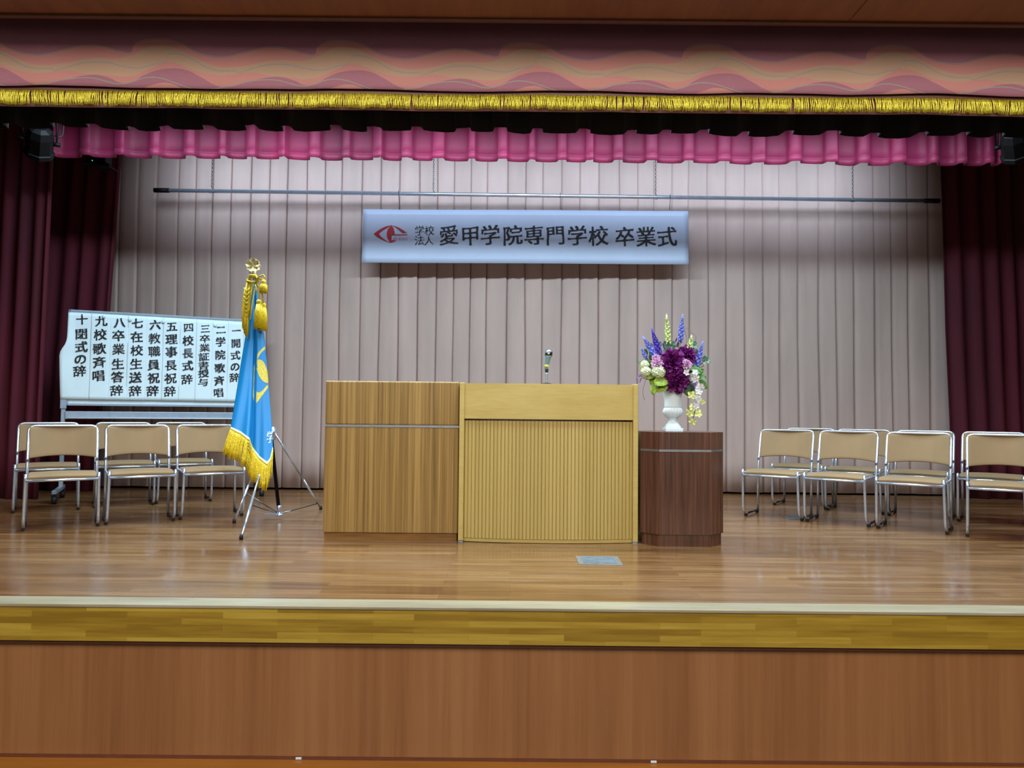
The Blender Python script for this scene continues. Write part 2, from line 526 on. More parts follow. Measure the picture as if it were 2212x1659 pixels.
def curtain(name, mat, Y, prof, z0, z1, nz=8, hem=0.0, lean=None, hemline=None, thick=0.004, flare=0.25, seed=0):
    mb = MB(); n = len(prof); zs = [z0 + (z1 - z0) * (j / nz) for j in range(nz + 1)]
    if hemline: zs = sorted(zs + [z0 + hemline - 0.006, z0 + hemline, z0 + hemline + 0.006])

    def pt(i, z):
        x, dy = prof[i]; t = (z - z0) / (z1 - z0)
        k = 1 + flare * (1 - t) + 0.25 * noise.noise(Vector((x * 1.7, z * 0.6, seed)))
        xx = x + (lean(x, z) if lean else 0) + 0.012 * noise.noise(Vector((x * 3, z * 0.8, seed + 3)))
        yy = Y + dy * k
        if hemline and abs(z - z0 - hemline) < 1e-4: yy += 0.007
        return Vector((xx, yy, z + (hem * noise.noise(Vector((x * 2.1, seed, 1))) if z == z0 else 0)))
    g = [[mb.bm.verts.new(pt(i, z)) for i in range(n)] for z in zs]
    for j in range(len(zs) - 1):
        for i in range(n - 1):
            f = mb.bm.faces.new((g[j][i], g[j][i + 1], g[j + 1][i + 1], g[j + 1][i])); f.smooth = kindsmooth
    return mb.build(name, mat, mods=[solid(thick)] if thick else [])


kindsmooth = True
bp = pleat_profile(-4.9, 5.0, 0.205, 0.14, 0.028, 'tuck')
o = curtain('backdrop_curtain', M['backdrop'], 8.06, bp, 0.022, 4.6, 14, hem=0.012, thick=0.003, flare=0.5, seed=1)
tag(o, 'tall pleated pinkish-beige curtain closing the back of the stage', 'curtain')
o = curtain('leg_curtain', M['maroon'], 7.0, pleat_profile(-5.6, -4.44, 0.17, 0.2, 0.035, 'wave'), 0.004, 4.4, 10, lean=lambda x, z: 0.012 * z, seed=2)
tag(o, 'dark red side curtain at the far left edge, in front of the blacker one', 'curtain', 'maroon side curtains')
o = curtain('leg_curtain', M['maroon'], 7.72, pleat_profile(-5.5, -4.30, 0.19, 0.2, 0.035, 'wave'), 0.004, 4.4, 10, lean=lambda x, z: 0.045 * z, seed=4)
tag(o, 'near-black maroon side curtain behind the left end of the whiteboard', 'curtain', 'maroon side curtains')
o = curtain('leg_curtain', M['maroon'], 7.80, pleat_profile(4.62, 5.9, 0.19, 0.2, 0.035, 'wave'), 0.004, 4.4, 10, lean=lambda x, z: -0.022 * z, seed=6)
tag(o, 'dark maroon side curtain behind the right-hand chairs', 'curtain', 'maroon side curtains')
o = curtain('border_curtain', M['border'], 6.5, pleat_profile(-4.07, 4.29, 0.285, 0.16, 0.05, 'box'), 3.088, 4.88, 12, hem=0.012, hemline=0.062, seed=8, flare=0.3)
tag(o, 'raspberry pink gathered border curtain hanging over the stage', 'curtain')
bb = pleat_profile(-5.6, 5.6, 0.29, 0.18, 0.055, 'box')
o = curtain('border_curtain', M['black'], 5.15, bb, 2.835, 4.88, 10, hem=0.03, seed=10, flare=0.3)
tag(o, 'black scalloped border curtain between gold fringe and pink border', 'curtain')


# ---- front valance with its woven wave pattern and bullion fringe
def valance_material(z0, per, x0):
    n = N('wave_brocade')
    sep = n.new('ShaderNodeSeparateXYZ'); n.link(n.obj(), sep.inputs[0])
    X, Z = sep.outputs['X'], sep.outputs['Z']
    u = n.math('FRACT', n.math('DIVIDE', n.math('SUBTRACT', X, x0), per))
    z = n.math('SUBTRACT', Z, z0)
    S = 1226.0

    def curve(pts):
        f = n.new('ShaderNodeFloatCurve'); c = f.mapping.curves[0]
        pts = [(max(0, min(1, (x - 435) / 1205.0)), (600 - y) / 500.0) for x, y in pts]
        while len(c.points) < len(pts): c.points.new(0.5, 0.5)
        for p, q in zip(c.points, pts): p.location = q
        f.mapping.update(); n.link(u, f.inputs['Value'])
        return n.math('MULTIPLY', n.math('SUBTRACT', f.outputs[0], 0.05), 500 / S)

    def below(c, off=0.0): return n.math('LESS_THAN', n.math('SUBTRACT', z, c), off)

    def line(c, wd): return n.math('LESS_THAN', n.math('ABSOLUTE', n.math('SUBTRACT', z, c)), wd)
    b1 = curve([(435, 345), (520, 322), (620, 298), (700, 293), (800, 312), (880, 333), (950, 340), (962, 300), (1010, 268), (1080, 255), (1180, 256), (1270, 277), (1370, 330), (1480, 356), (1560, 360), (1640, 345)])
    b2 = curve([(435, 418), (560, 396), (640, 378), (760, 370), (860, 375), (960, 352), (1040, 310), (1120, 288), (1220, 300), (1330, 345), (1440, 392), (1540, 418), (1640, 418)])
    ln = curve([(435, 440), (445, 452), (500, 440), (560, 422), (640, 402), (720, 398), (800, 402), (900, 424), (1000, 433), (1090, 412), (1180, 388), (1190, 350), (1260, 342), (1340, 366), (1450, 424), (1530, 442), (1640, 440)])
    b3 = curve([(435, 462), (540, 452), (650, 470), (800, 478), (900, 488), (1000, 470), (1100, 425), (1190, 392), (1260, 404), (1350, 438), (1450, 462), (1540, 470), (1640, 462)])
    b4 = curve([(435, 540), (560, 500), (660, 479), (740, 478), (820, 500), (900, 530), (960, 520), (1040, 476), (1120, 446), (1210, 433), (1300, 438), (1400, 478), (1500, 532), (1560, 550), (1640, 540)])
    l5 = curve([(435, 530), (510, 512), (600, 498), (700, 498), (800, 520), (880, 537), (950, 525), (1020, 500), (1080, 489), (1160, 498), (1240, 524), (1320, 552), (1400, 570), (1500, 562), (1640, 530)])
    b6 = curve([(435, 590), (980, 590), (1080, 548), (1180, 525), (1260, 545), (1340, 590), (1640, 590)])
    pink, mauve, tan, teal = (190, 126, 118), (158, 100, 114), (180, 144, 118), (146, 142, 136)
    c = n.mix(below(b1), mauve, pink)
    c = n.mix(below(b2), c, tan)
    c = n.mix(below(b3), c, pink)
    c = n.mix(below(b4), c, mauve)
    c = n.mix(below(b6), c, pink)
    for q, k in ((ln, 0.0030), (l5, 0.0030)): c = n.mix(line(q, k), c, teal)
    c = n.mix(n.math('MULTIPLY', line(n.math('ADD', b1, 0.004), 0.0028), 0.8), c, teal)
    sp = n.new('ShaderNodeTexVoronoi'); sp.inputs['Scale'].default_value = 130; n.link(n.obj(), sp.inputs['Vector'])
    glint = n.math('MULTIPLY', n.math('LESS_THAN', sp.outputs['Distance'], 0.16), n.math('GREATER_THAN', n.noise(n.obj(), 60, 2), 0.55))
    c = n.mix(n.math('MULTIPLY', glint, 0.5), c, (225, 190, 110))
    n.color(c)
    n.bump(n.noise(n.obj(), 500, 2), 0.15, 0.002)
    return n.set(Roughness=0.7, Sheen_Weight=0.15)


YV = 3.66
SV = FPX / YV
ZV0 = P(1106, 208, YV).z                                # foot of the patterned cloth above the fringe heading
x_per0 = P(740 + 435 / 2.99 + 21, 146, YV).x
val = bpy.data.objects.new('front_valance', None); COL.objects.link(val); val.location = (0, YV, ZV0)
tag(val, 'pink brocade valance with wave pattern and gold fringe across the stage top', 'valance')


def vwave(x, z):
    return 0.016 * noise.noise(Vector((x * 1.3, 0, 2))) * (1.2 - z) + 0.006 * noise.noise(Vector((x * 5, z * 3, 4)))


VB = lambda x: 0.010 * noise.noise(Vector((x * 1.6, 3, 0))) + 0.012 * (abs(((x - x_per0) / 0.9 + 0.1) % 1 - 0.5) - 0.25)
M['brocade'] = valance_material(0.008, 403 / SV, x_per0)
o = MB().grid(lambda u, v: Vector((-4.7 + 9.4 * u, vwave(-4.7 + 9.4 * u, v) - 0.012 * max(0, 1 - v * 14), 0.022 + (VB(-4.7 + 9.4 * u)) * (1 - v) + v * 0.70)), 520, 24).build('brocade_cloth', M['brocade'], val, mods=[solid(0.004)])
o = MB().grid(lambda u, v: Vector((-4.7 + 9.4 * u, vwave(-4.7 + 9.4 * u, 0) + 0.016, -0.070 + 0.004 * noise.noise(Vector((u * 30, 0, 0))) + v * 0.36)), 200, 3).build('lining', M['brocade'], val, mods=[solid(0.003)])
o = MB().grid(lambda u, v: Vector((-4.7 + 9.4 * u, vwave(-4.7 + 9.4 * u, 0) + 0.010 - 0.006 * math.sin(v * 3.14), -0.002 + v * 0.036)), 200, 3).build('fringe_heading', M['headtrim'], val, mods=[solid(0.004)])
mb = MB(); x = -4.65
while x < 4.65:
    a = 0.28 * noise.noise(Vector((x * 7, 1, 5))) + 0.2 * noise.noise(Vector((x * 23, 1, 8)))
    L = 0.070 + 0.007 * noise.noise(Vector((x * 11, 7, 1))) + R.uniform(-0.003, 0.003)
    y0 = vwave(x, 0) - 0.004 + R.uniform(-0.004, 0.003); ph = R.random() * 6
    pts = [Vector((x + a * L * t + 0.0012 * math.sin(t * 7 + ph), y0 - 0.003 * math.sin(t * 3), 0.004 - L * t)) for t in (0, 0.2, 0.4, 0.6, 0.8, 1.0)]
    mb.tube(pts, [0.0034, 0.0040, 0.0033, 0.0041, 0.0034, 0.0040], 5)
    x += R.uniform(0.0058, 0.0080) + (0.006 if R.random() < 0.05 else 0)
o = mb.build('fringe', M['fringe'], val); o['kind'] = 'stuff'

# ================================================================== BATTEN PIPE, BANNER
YP = 7.80
a, b = P(333, 411, YP), P(2029, 434, YP)
pz = lambda x: a.z + (b.z - a.z) * (x - a.x) / (b.x - a.x)
t = thing('batten_pipe', 'long thin silver pipe hung on chains above the banner', 'pipe', a)
MB().tube([Vector((0.12, 0, 0)), (b - a) - Vector((0.12, 0, 0))], 0.020, 12).build('pipe', M['chrome'], t)
for e in (Vector((0.0, 0, 0)), (b - a) - Vector((0.16, 0, 0))):
    MB().tube([e, e + Vector((0.16, 0, 0))], 0.0245, 12).build('end_sleeve', M['blackmetal'], t)
for px in (457, 936, 1416, 1842):
    x = P(px, 420, YP).x; z = pz(x) - a.z; mb = MB(); k = 0; zz = 0.018
    mb.tube([Vector((x - a.x - 0.018, 0, z + 0.012)), Vector((x - a.x - 0.02, 0, z - 0.022)), Vector((x - a.x + 0.02, 0, z - 0.022)), Vector((x - a.x + 0.018, 0, z + 0.012)), Vector((x - a.x, 0, z + 0.034))], 0.004, 6)
    while zz < 1.70:
        ax = Vector((0.007, 0, 0)) if k % 2 else Vector((0, 0.007, 0))
        c = Vector((x - a.x, 0, z + zz + 0.026)); h = Vector((0, 0, 0.011))
        mb.tube([c + ax - h, c - ax - h, c - ax + h, c + ax + h], 0.0028, 5, closed=True); zz += 0.021; k += 1
    mb.build('chain', M['dark_chrome'], t)

YB = 7.78
tl, tr, bl, br_ = P(785, 452, YB), P(1487, 456, YB), P(781, 567, YB), P(1488, 571, YB)


def bpt(u, v, d=0.0):
    top = tl.lerp(tr, u); bot = bl.lerp(br_, u); p = top.lerp(bot, v)
    p.y += -d + 0.010 * math.sin(v * 3.0) + 0.006 * math.sin(u * 9)
    return p


def bpx(px, py, d=0.006):
    u = (px - 783) / 705.0
    return bpt(u, (py - (452 + 4 * u)) / 115.0, d)


ban = bpt(0, 1); ban_o = ban.copy()
t = thing('banner', 'long white horizontal ceremony banner with red logo and black characters', 'banner', ban_o)
MB().grid(lambda u, v: bpt(u, v) - ban_o, 60, 10).build('sheet', M['banner'], t, mods=[solid(0.003, 0)])
chars = [('愛', 605, 205, 1), ('甲', 745, 208, 1), ('学', 876, 205, 1), ('院', 1022, 207, 1), ('専', 1163, 207, 1), ('門', 1303, 207, 1), ('学', 1446, 208, 1), ('校', 1585, 210, 1), ('卒', 1758, 214, 1), ('業', 1898, 214, 1), ('式', 2035, 215, 1),
         ('学', 412, 174, .5), ('校', 476, 174, .5), ('法', 412, 238, .5), ('人', 474, 238, .5)]
mb = MB()
for i, (ch, cx, cy, sz) in enumerate(chars):
    px, py = 770 + cx / 3.03, 440 + cy / 3.03
    wpx = 44.5 if sz == 1 else 22.0
    put_glyph(mb, ch, lambda x, y, px=px, py=py: bpx(px + x, py - y) - ban_o, wpx, wpx, bold=0.022 if sz == 1 else 0.008, thin=0.004 if sz == 1 else -0.006, slope=0.10, seed=i * 3.1, rough=0.014)
mb.build('lettering', M['ink'], t)


def bez(pts, n=8):
    """closed smooth outline through points flagged smooth; corners (flag 0) stay sharp: Catmull-Rom"""
    out = []; k = len(pts)
    for i in range(k):
        p0, p1, p2, p3 = (Vector(pts[(i + j) % k][:2]) for j in (-1, 0, 1, 2))
        c1 = pts[i][2] if len(pts[i]) > 2 else 1; c2 = pts[(i + 1) % k][2] if len(pts[(i + 1) % k]) > 2 else 1
        t1 = (p2 - p0) / 2 if c1 else (p2 - p1); t2 = (p3 - p1) / 2 if c2 else (p2 - p1)
        for j in range(n):
            s = j / n
            out.append(p1 * (2 * s ** 3 - 3 * s ** 2 + 1) + t1 * (s ** 3 - 2 * s ** 2 + s) + p2 * (-2 * s ** 3 + 3 * s ** 2) + t2 * (s ** 3 - s ** 2))
    return out


def patch(mb, outline, place):
    pts = [Vector((p[0], p[1], 0)) for p in outline]
    vs = [mb.bm.verts.new(place(p.x, p.y)) for p in pts]
    for tri in geometry.tessellate_polygon([pts]):
        try: mb.bm.faces.new([vs[i] for i in tri])
        except ValueError: pass


lg = lambda x, y: bpx(780 + x / 6.144, 450 + y / 6.144) - ban_o
mb = MB()
patch(mb, bez([(165, 337, 0), (230, 288), (310, 244), (395, 221, 0), (330, 264), (268, 304), (238, 337), (266, 376), (312, 412), (382, 457, 0), (300, 424), (212, 378)]), lg)
patch(mb, bez([(395, 221, 0), (480, 247), (560, 290), (604, 324, 0), (545, 326, 0), (500, 288), (445, 246)]), lg)
patch(mb, bez([(395, 221, 0), (425, 262), (442, 318), (441, 343, 0), (610, 344, 0), (612, 353, 0), (405, 356, 0), (403, 420, 0), (470, 424, 0), (432, 444), (382, 457, 0), (352, 400), (338, 340), (352, 275)]), lg)
mb.build('logo', M['red'], t)
mb = MB(); cx = 418
for ch, wd in zip('Aikoh', (46, 24, 42, 44, 44)):
    vs, fs, _ = glyph(ch, 0.35)
    bv = [mb.bm.verts.new(lg(cx + v.x * 74, 420 - v.y * 74)) for v in vs]
    for f in fs: mb.bm.faces.new([bv[i] for i in f])
    cx += wd
mb.build('logo_lettering', M['pinkprint'], t)
for i, (px, py) in enumerate(((862, 417), (1210, 422), (1447, 425))):
    q = P(px, py, YP); e = bpx(px, 453) if i else bpx(862, 453)
    MB().tube([q - ban_o + Vector((0, -0.022, 0.02)), q - ban_o + Vector((0, -0.026, -0.01)), e - ban_o], 0.0028, 5).build('tie_cord', M['ink'], t)


# ================================================================== STAGE LIGHT FITTINGS
def spotlight(px, py, Y, rz, label, tiltx):
    c = P(px, py, Y); t = thing('stage_spotlight', label, 'spotlight', c, rz, 'black spotlights over the stage')
    rot = Matrix.Rotation(tiltx, 4, 'X')
    MB().lathe([(0.045, 0.13), (0.085, 0.11), (0.10, 0.05), (0.10, -0.08), (0.112, -0.085), (0.112, -0.12), (0.095, -0.12), (0.09, -0.07)], 8, mat=rot).flat().build('housing', M['blackmetal'], t)
    MB().lathe([(0.001, -0.085), (0.088, -0.085), (0.088, -0.09), (0.001, -0.092)], 14, mat=rot).build('lens', M['glow'], t)
    MB().tube(rounded([(-0.118, 0, 0), (-0.118, 0, 0.19), (0.118, 0, 0.19), (0.118, 0, 0)], 0.03), 0.008, 8).build('yoke', M['blackmetal'], t)
    for s in (-1, 1): MB().tube([Vector((0.10 * s, 0, 0)), Vector((0.145 * s, 0, 0))], 0.018, 10).build('knob', M['blackmetal'], t)
    MB().box((0, 0, 0.215), (0.05, 0.07, 0.06), bevel=0.006).tube([(0, 0, 0.24), (0, 0, 4.895 - c.z)], 0.016, 8).build('hanging_clamp', M['blackmetal'], t)
    MB().tube(rounded([(0.03, 0.02, 0.11), (0.16, 0.03, 0.06), (0.17, 0.03, 0.28), (0.05, 0.03, 0.5)], 0.06), 0.006, 6).build('power_cable', M['rubber'], t)
    return t


spotlight(86, 306, 6.0, rad(35), 'black spotlight hanging at the left end of the pink border', rad(48))
spotlight(2192, 312, 6.0, rad(-40), 'black spotlight hanging at the right end of the pink border', rad(48))
c = P(215, 352, 6.9)
t = thing('ceiling_speaker', 'dark box fitting with green light tucked behind pink border, upper left', 'speaker', c)
MB().box((0, 0, 0.04), (0.17, 0.13, 0.10), bevel=0.012).tube([(0, 0, 0.08), (0, 0, 4.895 - c.z)], 0.014, 8).build('housing', M['blackmetal'], t)
MB().box((0.01, 0, -0.035), (0.25, 0.16, 0.012), Matrix.Rotation(rad(9), 3, 'Y')).build('mounting_plate', M['blackmetal'], t)
MB().lathe([(0.004, -0.001), (0.004, 0.004)], 10, mat=Matrix.Translation((-0.03, -0.066, 0.0)) @ Matrix.Rotation(rad(90), 4, 'X')).build('indicator_light', M['led'], t)

# ================================================================== CABINETS ON THE STAGE
# --- left teak console
L, Rr, Yc, H = P(697, 1160, 4.99).x, P(988, 1160, 4.99).x, 4.99, 1.062
W = Rr - L; D = 0.45
t = thing('console_cabinet', 'teak-grained cabinet with thin metal strip, left of the lectern', 'cabinet', ((L + Rr) / 2, Yc, 0))
zs = H - 0.305
MB().box((0, D / 2, (0.046 + zs - 0.004) / 2), (W, D, zs - 0.004 - 0.046), bevel=0.004).build('body', M['oak'], t)
MB().box((0, D / 2, (zs + 0.010 + H) / 2), (W, D, H - zs - 0.010), bevel=0.010, seg=3).build('top_box', M['oak'], t)
MB().box((0, D / 2 - 0.001, zs + 0.003), (W + 0.003, D + 0.003, 0.014)).build('metal_strip', M['alu'], t)
MB().box((0.0, D / 2 + 0.005, 0.023), (W - 0.012, D - 0.014, 0.046)).build('plinth', M['plinthoak'], t)
for x, z, a_, l in ((0.23, H - 0.055, 0.5, 0.05), (0.255, H - 0.07, -0.4, 0.03), (0.12, H - 0.03, 1.3, 0.012), (0.02, 0.09, 0.0, 0.04)):
    pass
n = M['oak']

# --- central lectern
L, Rr, Yc, H = P(989, 1172, 4.92).x, P(1378, 1172, 4.92).x, 4.92, 1.055
W = Rr - L; D = 0.55; bow = 0.055; cxl = (L + Rr) / 2
LECX = cxl
t = thing('lectern', 'wide pale yellow wooden lectern with bowed ribbed front, centre stage', 'lectern', (cxl, Yc, 0))
for s in (-1, 1):
    sp = MB().box((s * (W / 2 - 0.0165), D / 2, 0.012 + (H - 0.012) / 2), (0.033, D, H - 0.012), bevel=0.004).build('side_panel', M['lectern'], t)
    for gy in (0.025, D - 0.03): MB().box((s * (W / 2 - 0.0165), gy, 0.006), (0.03, 0.035, 0.012)).build('glide', M['greymetal'], sp)
wi = W - 0.066


def bowy(x): return 0.012 - bow * (1 - (2 * x / wi) ** 2)


zt = H - 0.245
pf = [(-wi / 2 + wi * k / 48, bowy(-wi / 2 + wi * k / 48)) for k in range(49)]
MB().prism(pf + [(wi / 2, D - 0.02), (-wi / 2, D - 0.02)], zt + 0.006, H - 0.004, 'z').build('top_box', M['lectern'], t)
# ribbed panel
rb = []
nr = 46
for k in range(nr):
    x0 = -wi / 2 + wi * k / nr; s = wi / nr
    for f, d in ((0.0, 0.009), (0.20, 0.009), (0.27, 0.0), (0.93, 0.0), (1.0, 0.009)):
        xx = x0 + s * f; rb.append((xx, bowy(xx) + 0.014 + d))
MB().prism(rb + [(wi / 2, 0.08), (-wi / 2, 0.08)], 0.028, zt - 0.006, 'z').build('ribbed_panel', M['ribs'], t)
pf2 = [(x, y + 0.020) for x, y in pf]
MB().prism(pf2 + [(wi / 2, D - 0.03), (-wi / 2, D - 0.03)], 0.004, 0.026, 'z').build('base_rail', M['lectern'], t)
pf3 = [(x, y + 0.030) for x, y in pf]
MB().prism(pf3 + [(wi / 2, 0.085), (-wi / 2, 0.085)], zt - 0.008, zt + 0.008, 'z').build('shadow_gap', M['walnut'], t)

# --- flower stand
XL, XR, Yc, H, ch, D = P(1424, 1178, 4.83).x, P(1537, 1178, 4.83).x, 4.83, 0.742, 0.105, 0.46
cxs = (XL + XR) / 2; hw = (XR - XL) / 2
t = thing('flower_stand', 'dark walnut chamfered pedestal cabinet with metal strip, right of the lectern', 'stand', (cxs, Yc, 0))


def octo(off=0.0):
    h = hw - off * 0.41; o_ = hw + ch - off
    return [(-h, off), (h, off), (o_, ch + off * 0.41), (o_, D - ch), (h, D - off), (-h, D - off), (-o_, D - ch), (-o_, ch + off * 0.41)]


zs = H - 0.121
MB().prism(octo(), 0.078, zs - 0.006, 'z').build('body', M['walnut'], t)
MB().prism(octo(), zs + 0.006, H, 'z').build('top_box', M['walnut'], t)
MB().prism(octo(-0.0015), zs - 0.007, zs + 0.007, 'z').build('metal_strip', M['alu'], t)
MB().prism(octo(0.012), 0.0, 0.080, 'z').build('plinth', M['walnut'], t)

# ================================================================== MICROPHONE
cm = P(1181, 800, 5.16); zt = 1.052
t = thing('microphone_stand', 'chrome desk microphone stand on top of the lectern', 'stand', (cm.x, 5.16, zt))
MB().lathe([(0.055, 0), (0.055, 0.006), (0.03, 0.012), (0.012, 0.016)], 24).build('base', M['blackmetal'], t)
neck = [Vector((0, 0, 0.012 + 0.0085 * k)) for k in range(12)]
pr = []
mb = MB()
mb.lathe([(0.0085 + (0.0022 if k % 2 else 0), 0.014 + 0.006 * k) for k in range(13)], 14).build('gooseneck', M['chrome'], t)
MB().lathe([(0.009, 0.088), (0.012, 0.092), (0.012, 0.112), (0.009, 0.118)], 14).build('clip', M['rubber'], t)
rm = Matrix.Translation((-0.004, 0, 0.108)) @ Matrix.Rotation(rad(-9), 4, 'X') @ Matrix.Rotation(rad(9), 4, 'Y')
t2 = thing('microphone', 'grey-green handheld microphone with yellow band in the lectern stand', 'microphone', (cm.x, 5.16, zt))
MB().lathe([(0.009, 0.0), (0.0125, 0.004), (0.0135, 0.018), (0.019, 0.085), (0.021, 0.092)], 20, mat=rm).build('handle', M['mic'], t2)
MB().lathe([(0.0142, 0.019), (0.0152, 0.020), (0.0158, 0.032), (0.0146, 0.033)], 20, mat=rm).build('yellow_band', M['yellow'], t2)
MB().lathe([(0.021, 0.092), (0.025, 0.098), (0.0268, 0.115), (0.024, 0.132), (0.016, 0.143), (0.004, 0.147)], 20, mat=rm).build('grille', M['dark_chrome'], t2)

# ================================================================== FLOOR PLATES


def floor_plate(corners, label):
    q = [PZ(*c) for c in corners]; ctr = sum(q, Vector()) / 4
    t = thing('floor_socket_plate', label, 'floor plate', ctr, group='metal plates set in the stage floor')
    mb = MB(); A = [mb.bm.verts.new((p.x - ctr.x, p.y - ctr.y, 0.0005)) for p in q]; B = [mb.bm.verts.new((p.x - ctr.x, p.y - ctr.y, 0.004)) for p in q]
    for k in range(4): mb.bm.faces.new((A[k], A[(k + 1) % 4], B[(k + 1) % 4], B[k]))
    mb.bm.faces.new(B); mb.build('frame', M['alu'], t)
    mb = MB(); B = [((q[i] - ctr) * (1)) for i in range(4)]
    u, v = B[1] - B[0], B[3] - B[0]
    C = [B[0] + u * a_ + v * b_ for a_, b_ in ((0.12, 0.12), (0.88, 0.12), (0.88, 0.88), (0.12, 0.88))]
    A = [mb.bm.verts.new((p.x, p.y, 0.0042)) for p in C]; B2 = [mb.bm.verts.new((p.x, p.y, 0.0052)) for p in C]
    for k in range(4): mb.bm.faces.new((A[k], A[(k + 1) % 4], B2[(k + 1) % 4], B2[k]))
    mb.bm.faces.new(B2); mb.build('lid', M['lid'], t)


floor_plate([(1243, 1202), (1334, 1203), (1346, 1222), (1250, 1220)], 'grey metal socket plate in the floor in front of the lectern')
floor_plate([(1694, 1115), (1728, 1114), (1738, 1122), (1704, 1123)], 'small pale floor plate under the right-hand chairs')

# ================================================================== CHAIRS


def make_chair():
    root = thing('stacking_chair', '', 'chair')
    w = 0.225; rt = 0.0105
    # local: faces -y, rear feet at y=0
    back = [(-w, 0.0, 0.025), (-w, 0.008, 0.43), (-w, 0.04, 0.56), (-w, 0.105, 0.775), (w, 0.105, 0.775), (w, 0.04, 0.56), (w, 0.008, 0.43), (w, 0.0, 0.025)]
    pts = rounded(back, [0.08, 0.06, 0.05, 0.05, 0.06, 0.08], 6)
    MB().tube(pts, rt, 10).build('back_frame', M['chrome'], root)
    fw = 0.222
    for s in (-1, 1):
        leg = [(s * fw, -0.405, 0.428), (s * fw, -0.405, 0.37), (s * (w + 0.002), -0.385, 0.022), (s * (w + 0.004), 0.0, 0.022)]
        MB().tube(rounded(leg, [0.02, 0.105], 8)[0:19], rt, 10).build('leg', M['chrome'], root)
        MB().tube([(s * (w + 0.004), -0.30, 0.0215), (s * (w + 0.004), 0.004, 0.0215)], rt * 0.9, 10).build('runner', M['dark_chrome'], root)  # runner coloured darker than the legs, standing in for shade under the chair
        for y in (-0.305, -0.01):
            MB().box((s * (w + 0.004), y, 0.012), (0.023, 0.045, 0.024), bevel=0.006).build('glide', M['rubber'], root)
        MB().tube([(s * fw, -0.40, 0.398), (s * w, -0.01, 0.398)], rt * 0.85, 8).build('seat_rail', M['chrome'], root)
    MB().tube([(-fw, -0.408, 0.378), (fw, -0.408, 0.378)], rt, 10).build('front_rail', M['chrome'], root)

    def seat(u, v):
        x = (u * 2 - 1) * 0.212; y = -0.415 + v * 0.40
        z = 0.426 + 0.006 * math.cos(x * 8) - 0.012 * (1 - (2 * u - 1) ** 2) * math.sin(v * 3.1) - 0.022 * max(0, 1 - v * 6) ** 2 - 0.012 * (v ** 2)
        return Vector((x, y, z))
    MB().grid(seat, 14, 14).build('seat', M['chair'], root, mods=[solid(0.036, -1), ('BEVEL', dict(width=0.010, segments=2))])

    def bk(u, v):
        q = u * 2 - 1; x = q * 0.219
        zb = 0.516 + 0.020 * (1 - q * q)
        z = zb + v * (0.765 - zb)
        y = 0.010 + (z - 0.43) * 0.27 + 0.030 * (1 - q * q) - 0.008
        return Vector((x, y, z))
    MB().grid(bk, 20, 10).build('backrest', M['chair'], root, mods=[solid(0.016, 0), ('BEVEL', dict(width=0.005, segments=2))])
    return root


CH = make_chair()
_first = [True]


def chair(px, Y, deg, label, group):
    o = CH if _first[0] else copy_tree(CH); _first[0] = False
    x = (px - 1106) / FPX * Y
    o.location = (x, Y, 0); o.rotation_euler = (0, 0, rad(deg)); o.scale = (1, 1, 0.935); o['label'] = label; o['group'] = group
    return o


gl, gr = 'chairs on the left of the stage', 'chairs on the right of the stage'
for px, Y, dg, lb in ((141, 5.60, 31.5, 'tan and chrome chair in the left front row, nearest the picture edge'),
                      (303, 5.90, 31.5, 'tan and chrome chair in the middle of the left front row'),
                      (451, 6.20, 30.5, 'tan and chrome chair in the left front row, partly behind the blue flag')):
    chair(px, Y, dg, lb, gl)
for px, Y, dg, lb in ((109, 6.45, 31.5, 'tan and chrome chair in the left rear row, by the dark red curtain'),
                      (271, 6.82, 31, 'tan and chrome chair in the middle of the left rear row'),
                      (395, 7.14, 30, 'tan and chrome chair in the left rear row, under the board nearest the flag')):
    chair(px, Y, dg, lb, gl)
for px, Y, dg, lb in ((1693, 6.45, -36, 'tan and chrome chair in the right front row, nearest the flower stand'),
                      (1827, 6.15, -37, 'tan and chrome chair in the right front row, second from the flower stand'),
                      (1980, 5.83, -36, 'tan and chrome chair in the right front row, second from the picture edge'),
                      (2165, 5.50, -32, 'tan and chrome chair in the right front row, cut by the picture edge')):
    chair(px, Y, dg, lb, gr)
for px, Y, dg, lb in ((1745, 7.22, -36, 'tan and chrome chair in the right rear row, nearest the flower stand'),
                      (1860, 6.88, -36, 'tan and chrome chair in the right rear row, second from the flower stand'),
                      (1994, 6.55, -36, 'tan and chrome chair in the right rear row, hidden behind a front chair'),
                      (2144, 6.24, -36, 'tan and chrome chair in the right rear row, by the picture edge')):
    chair(px, Y, dg, lb, gr)

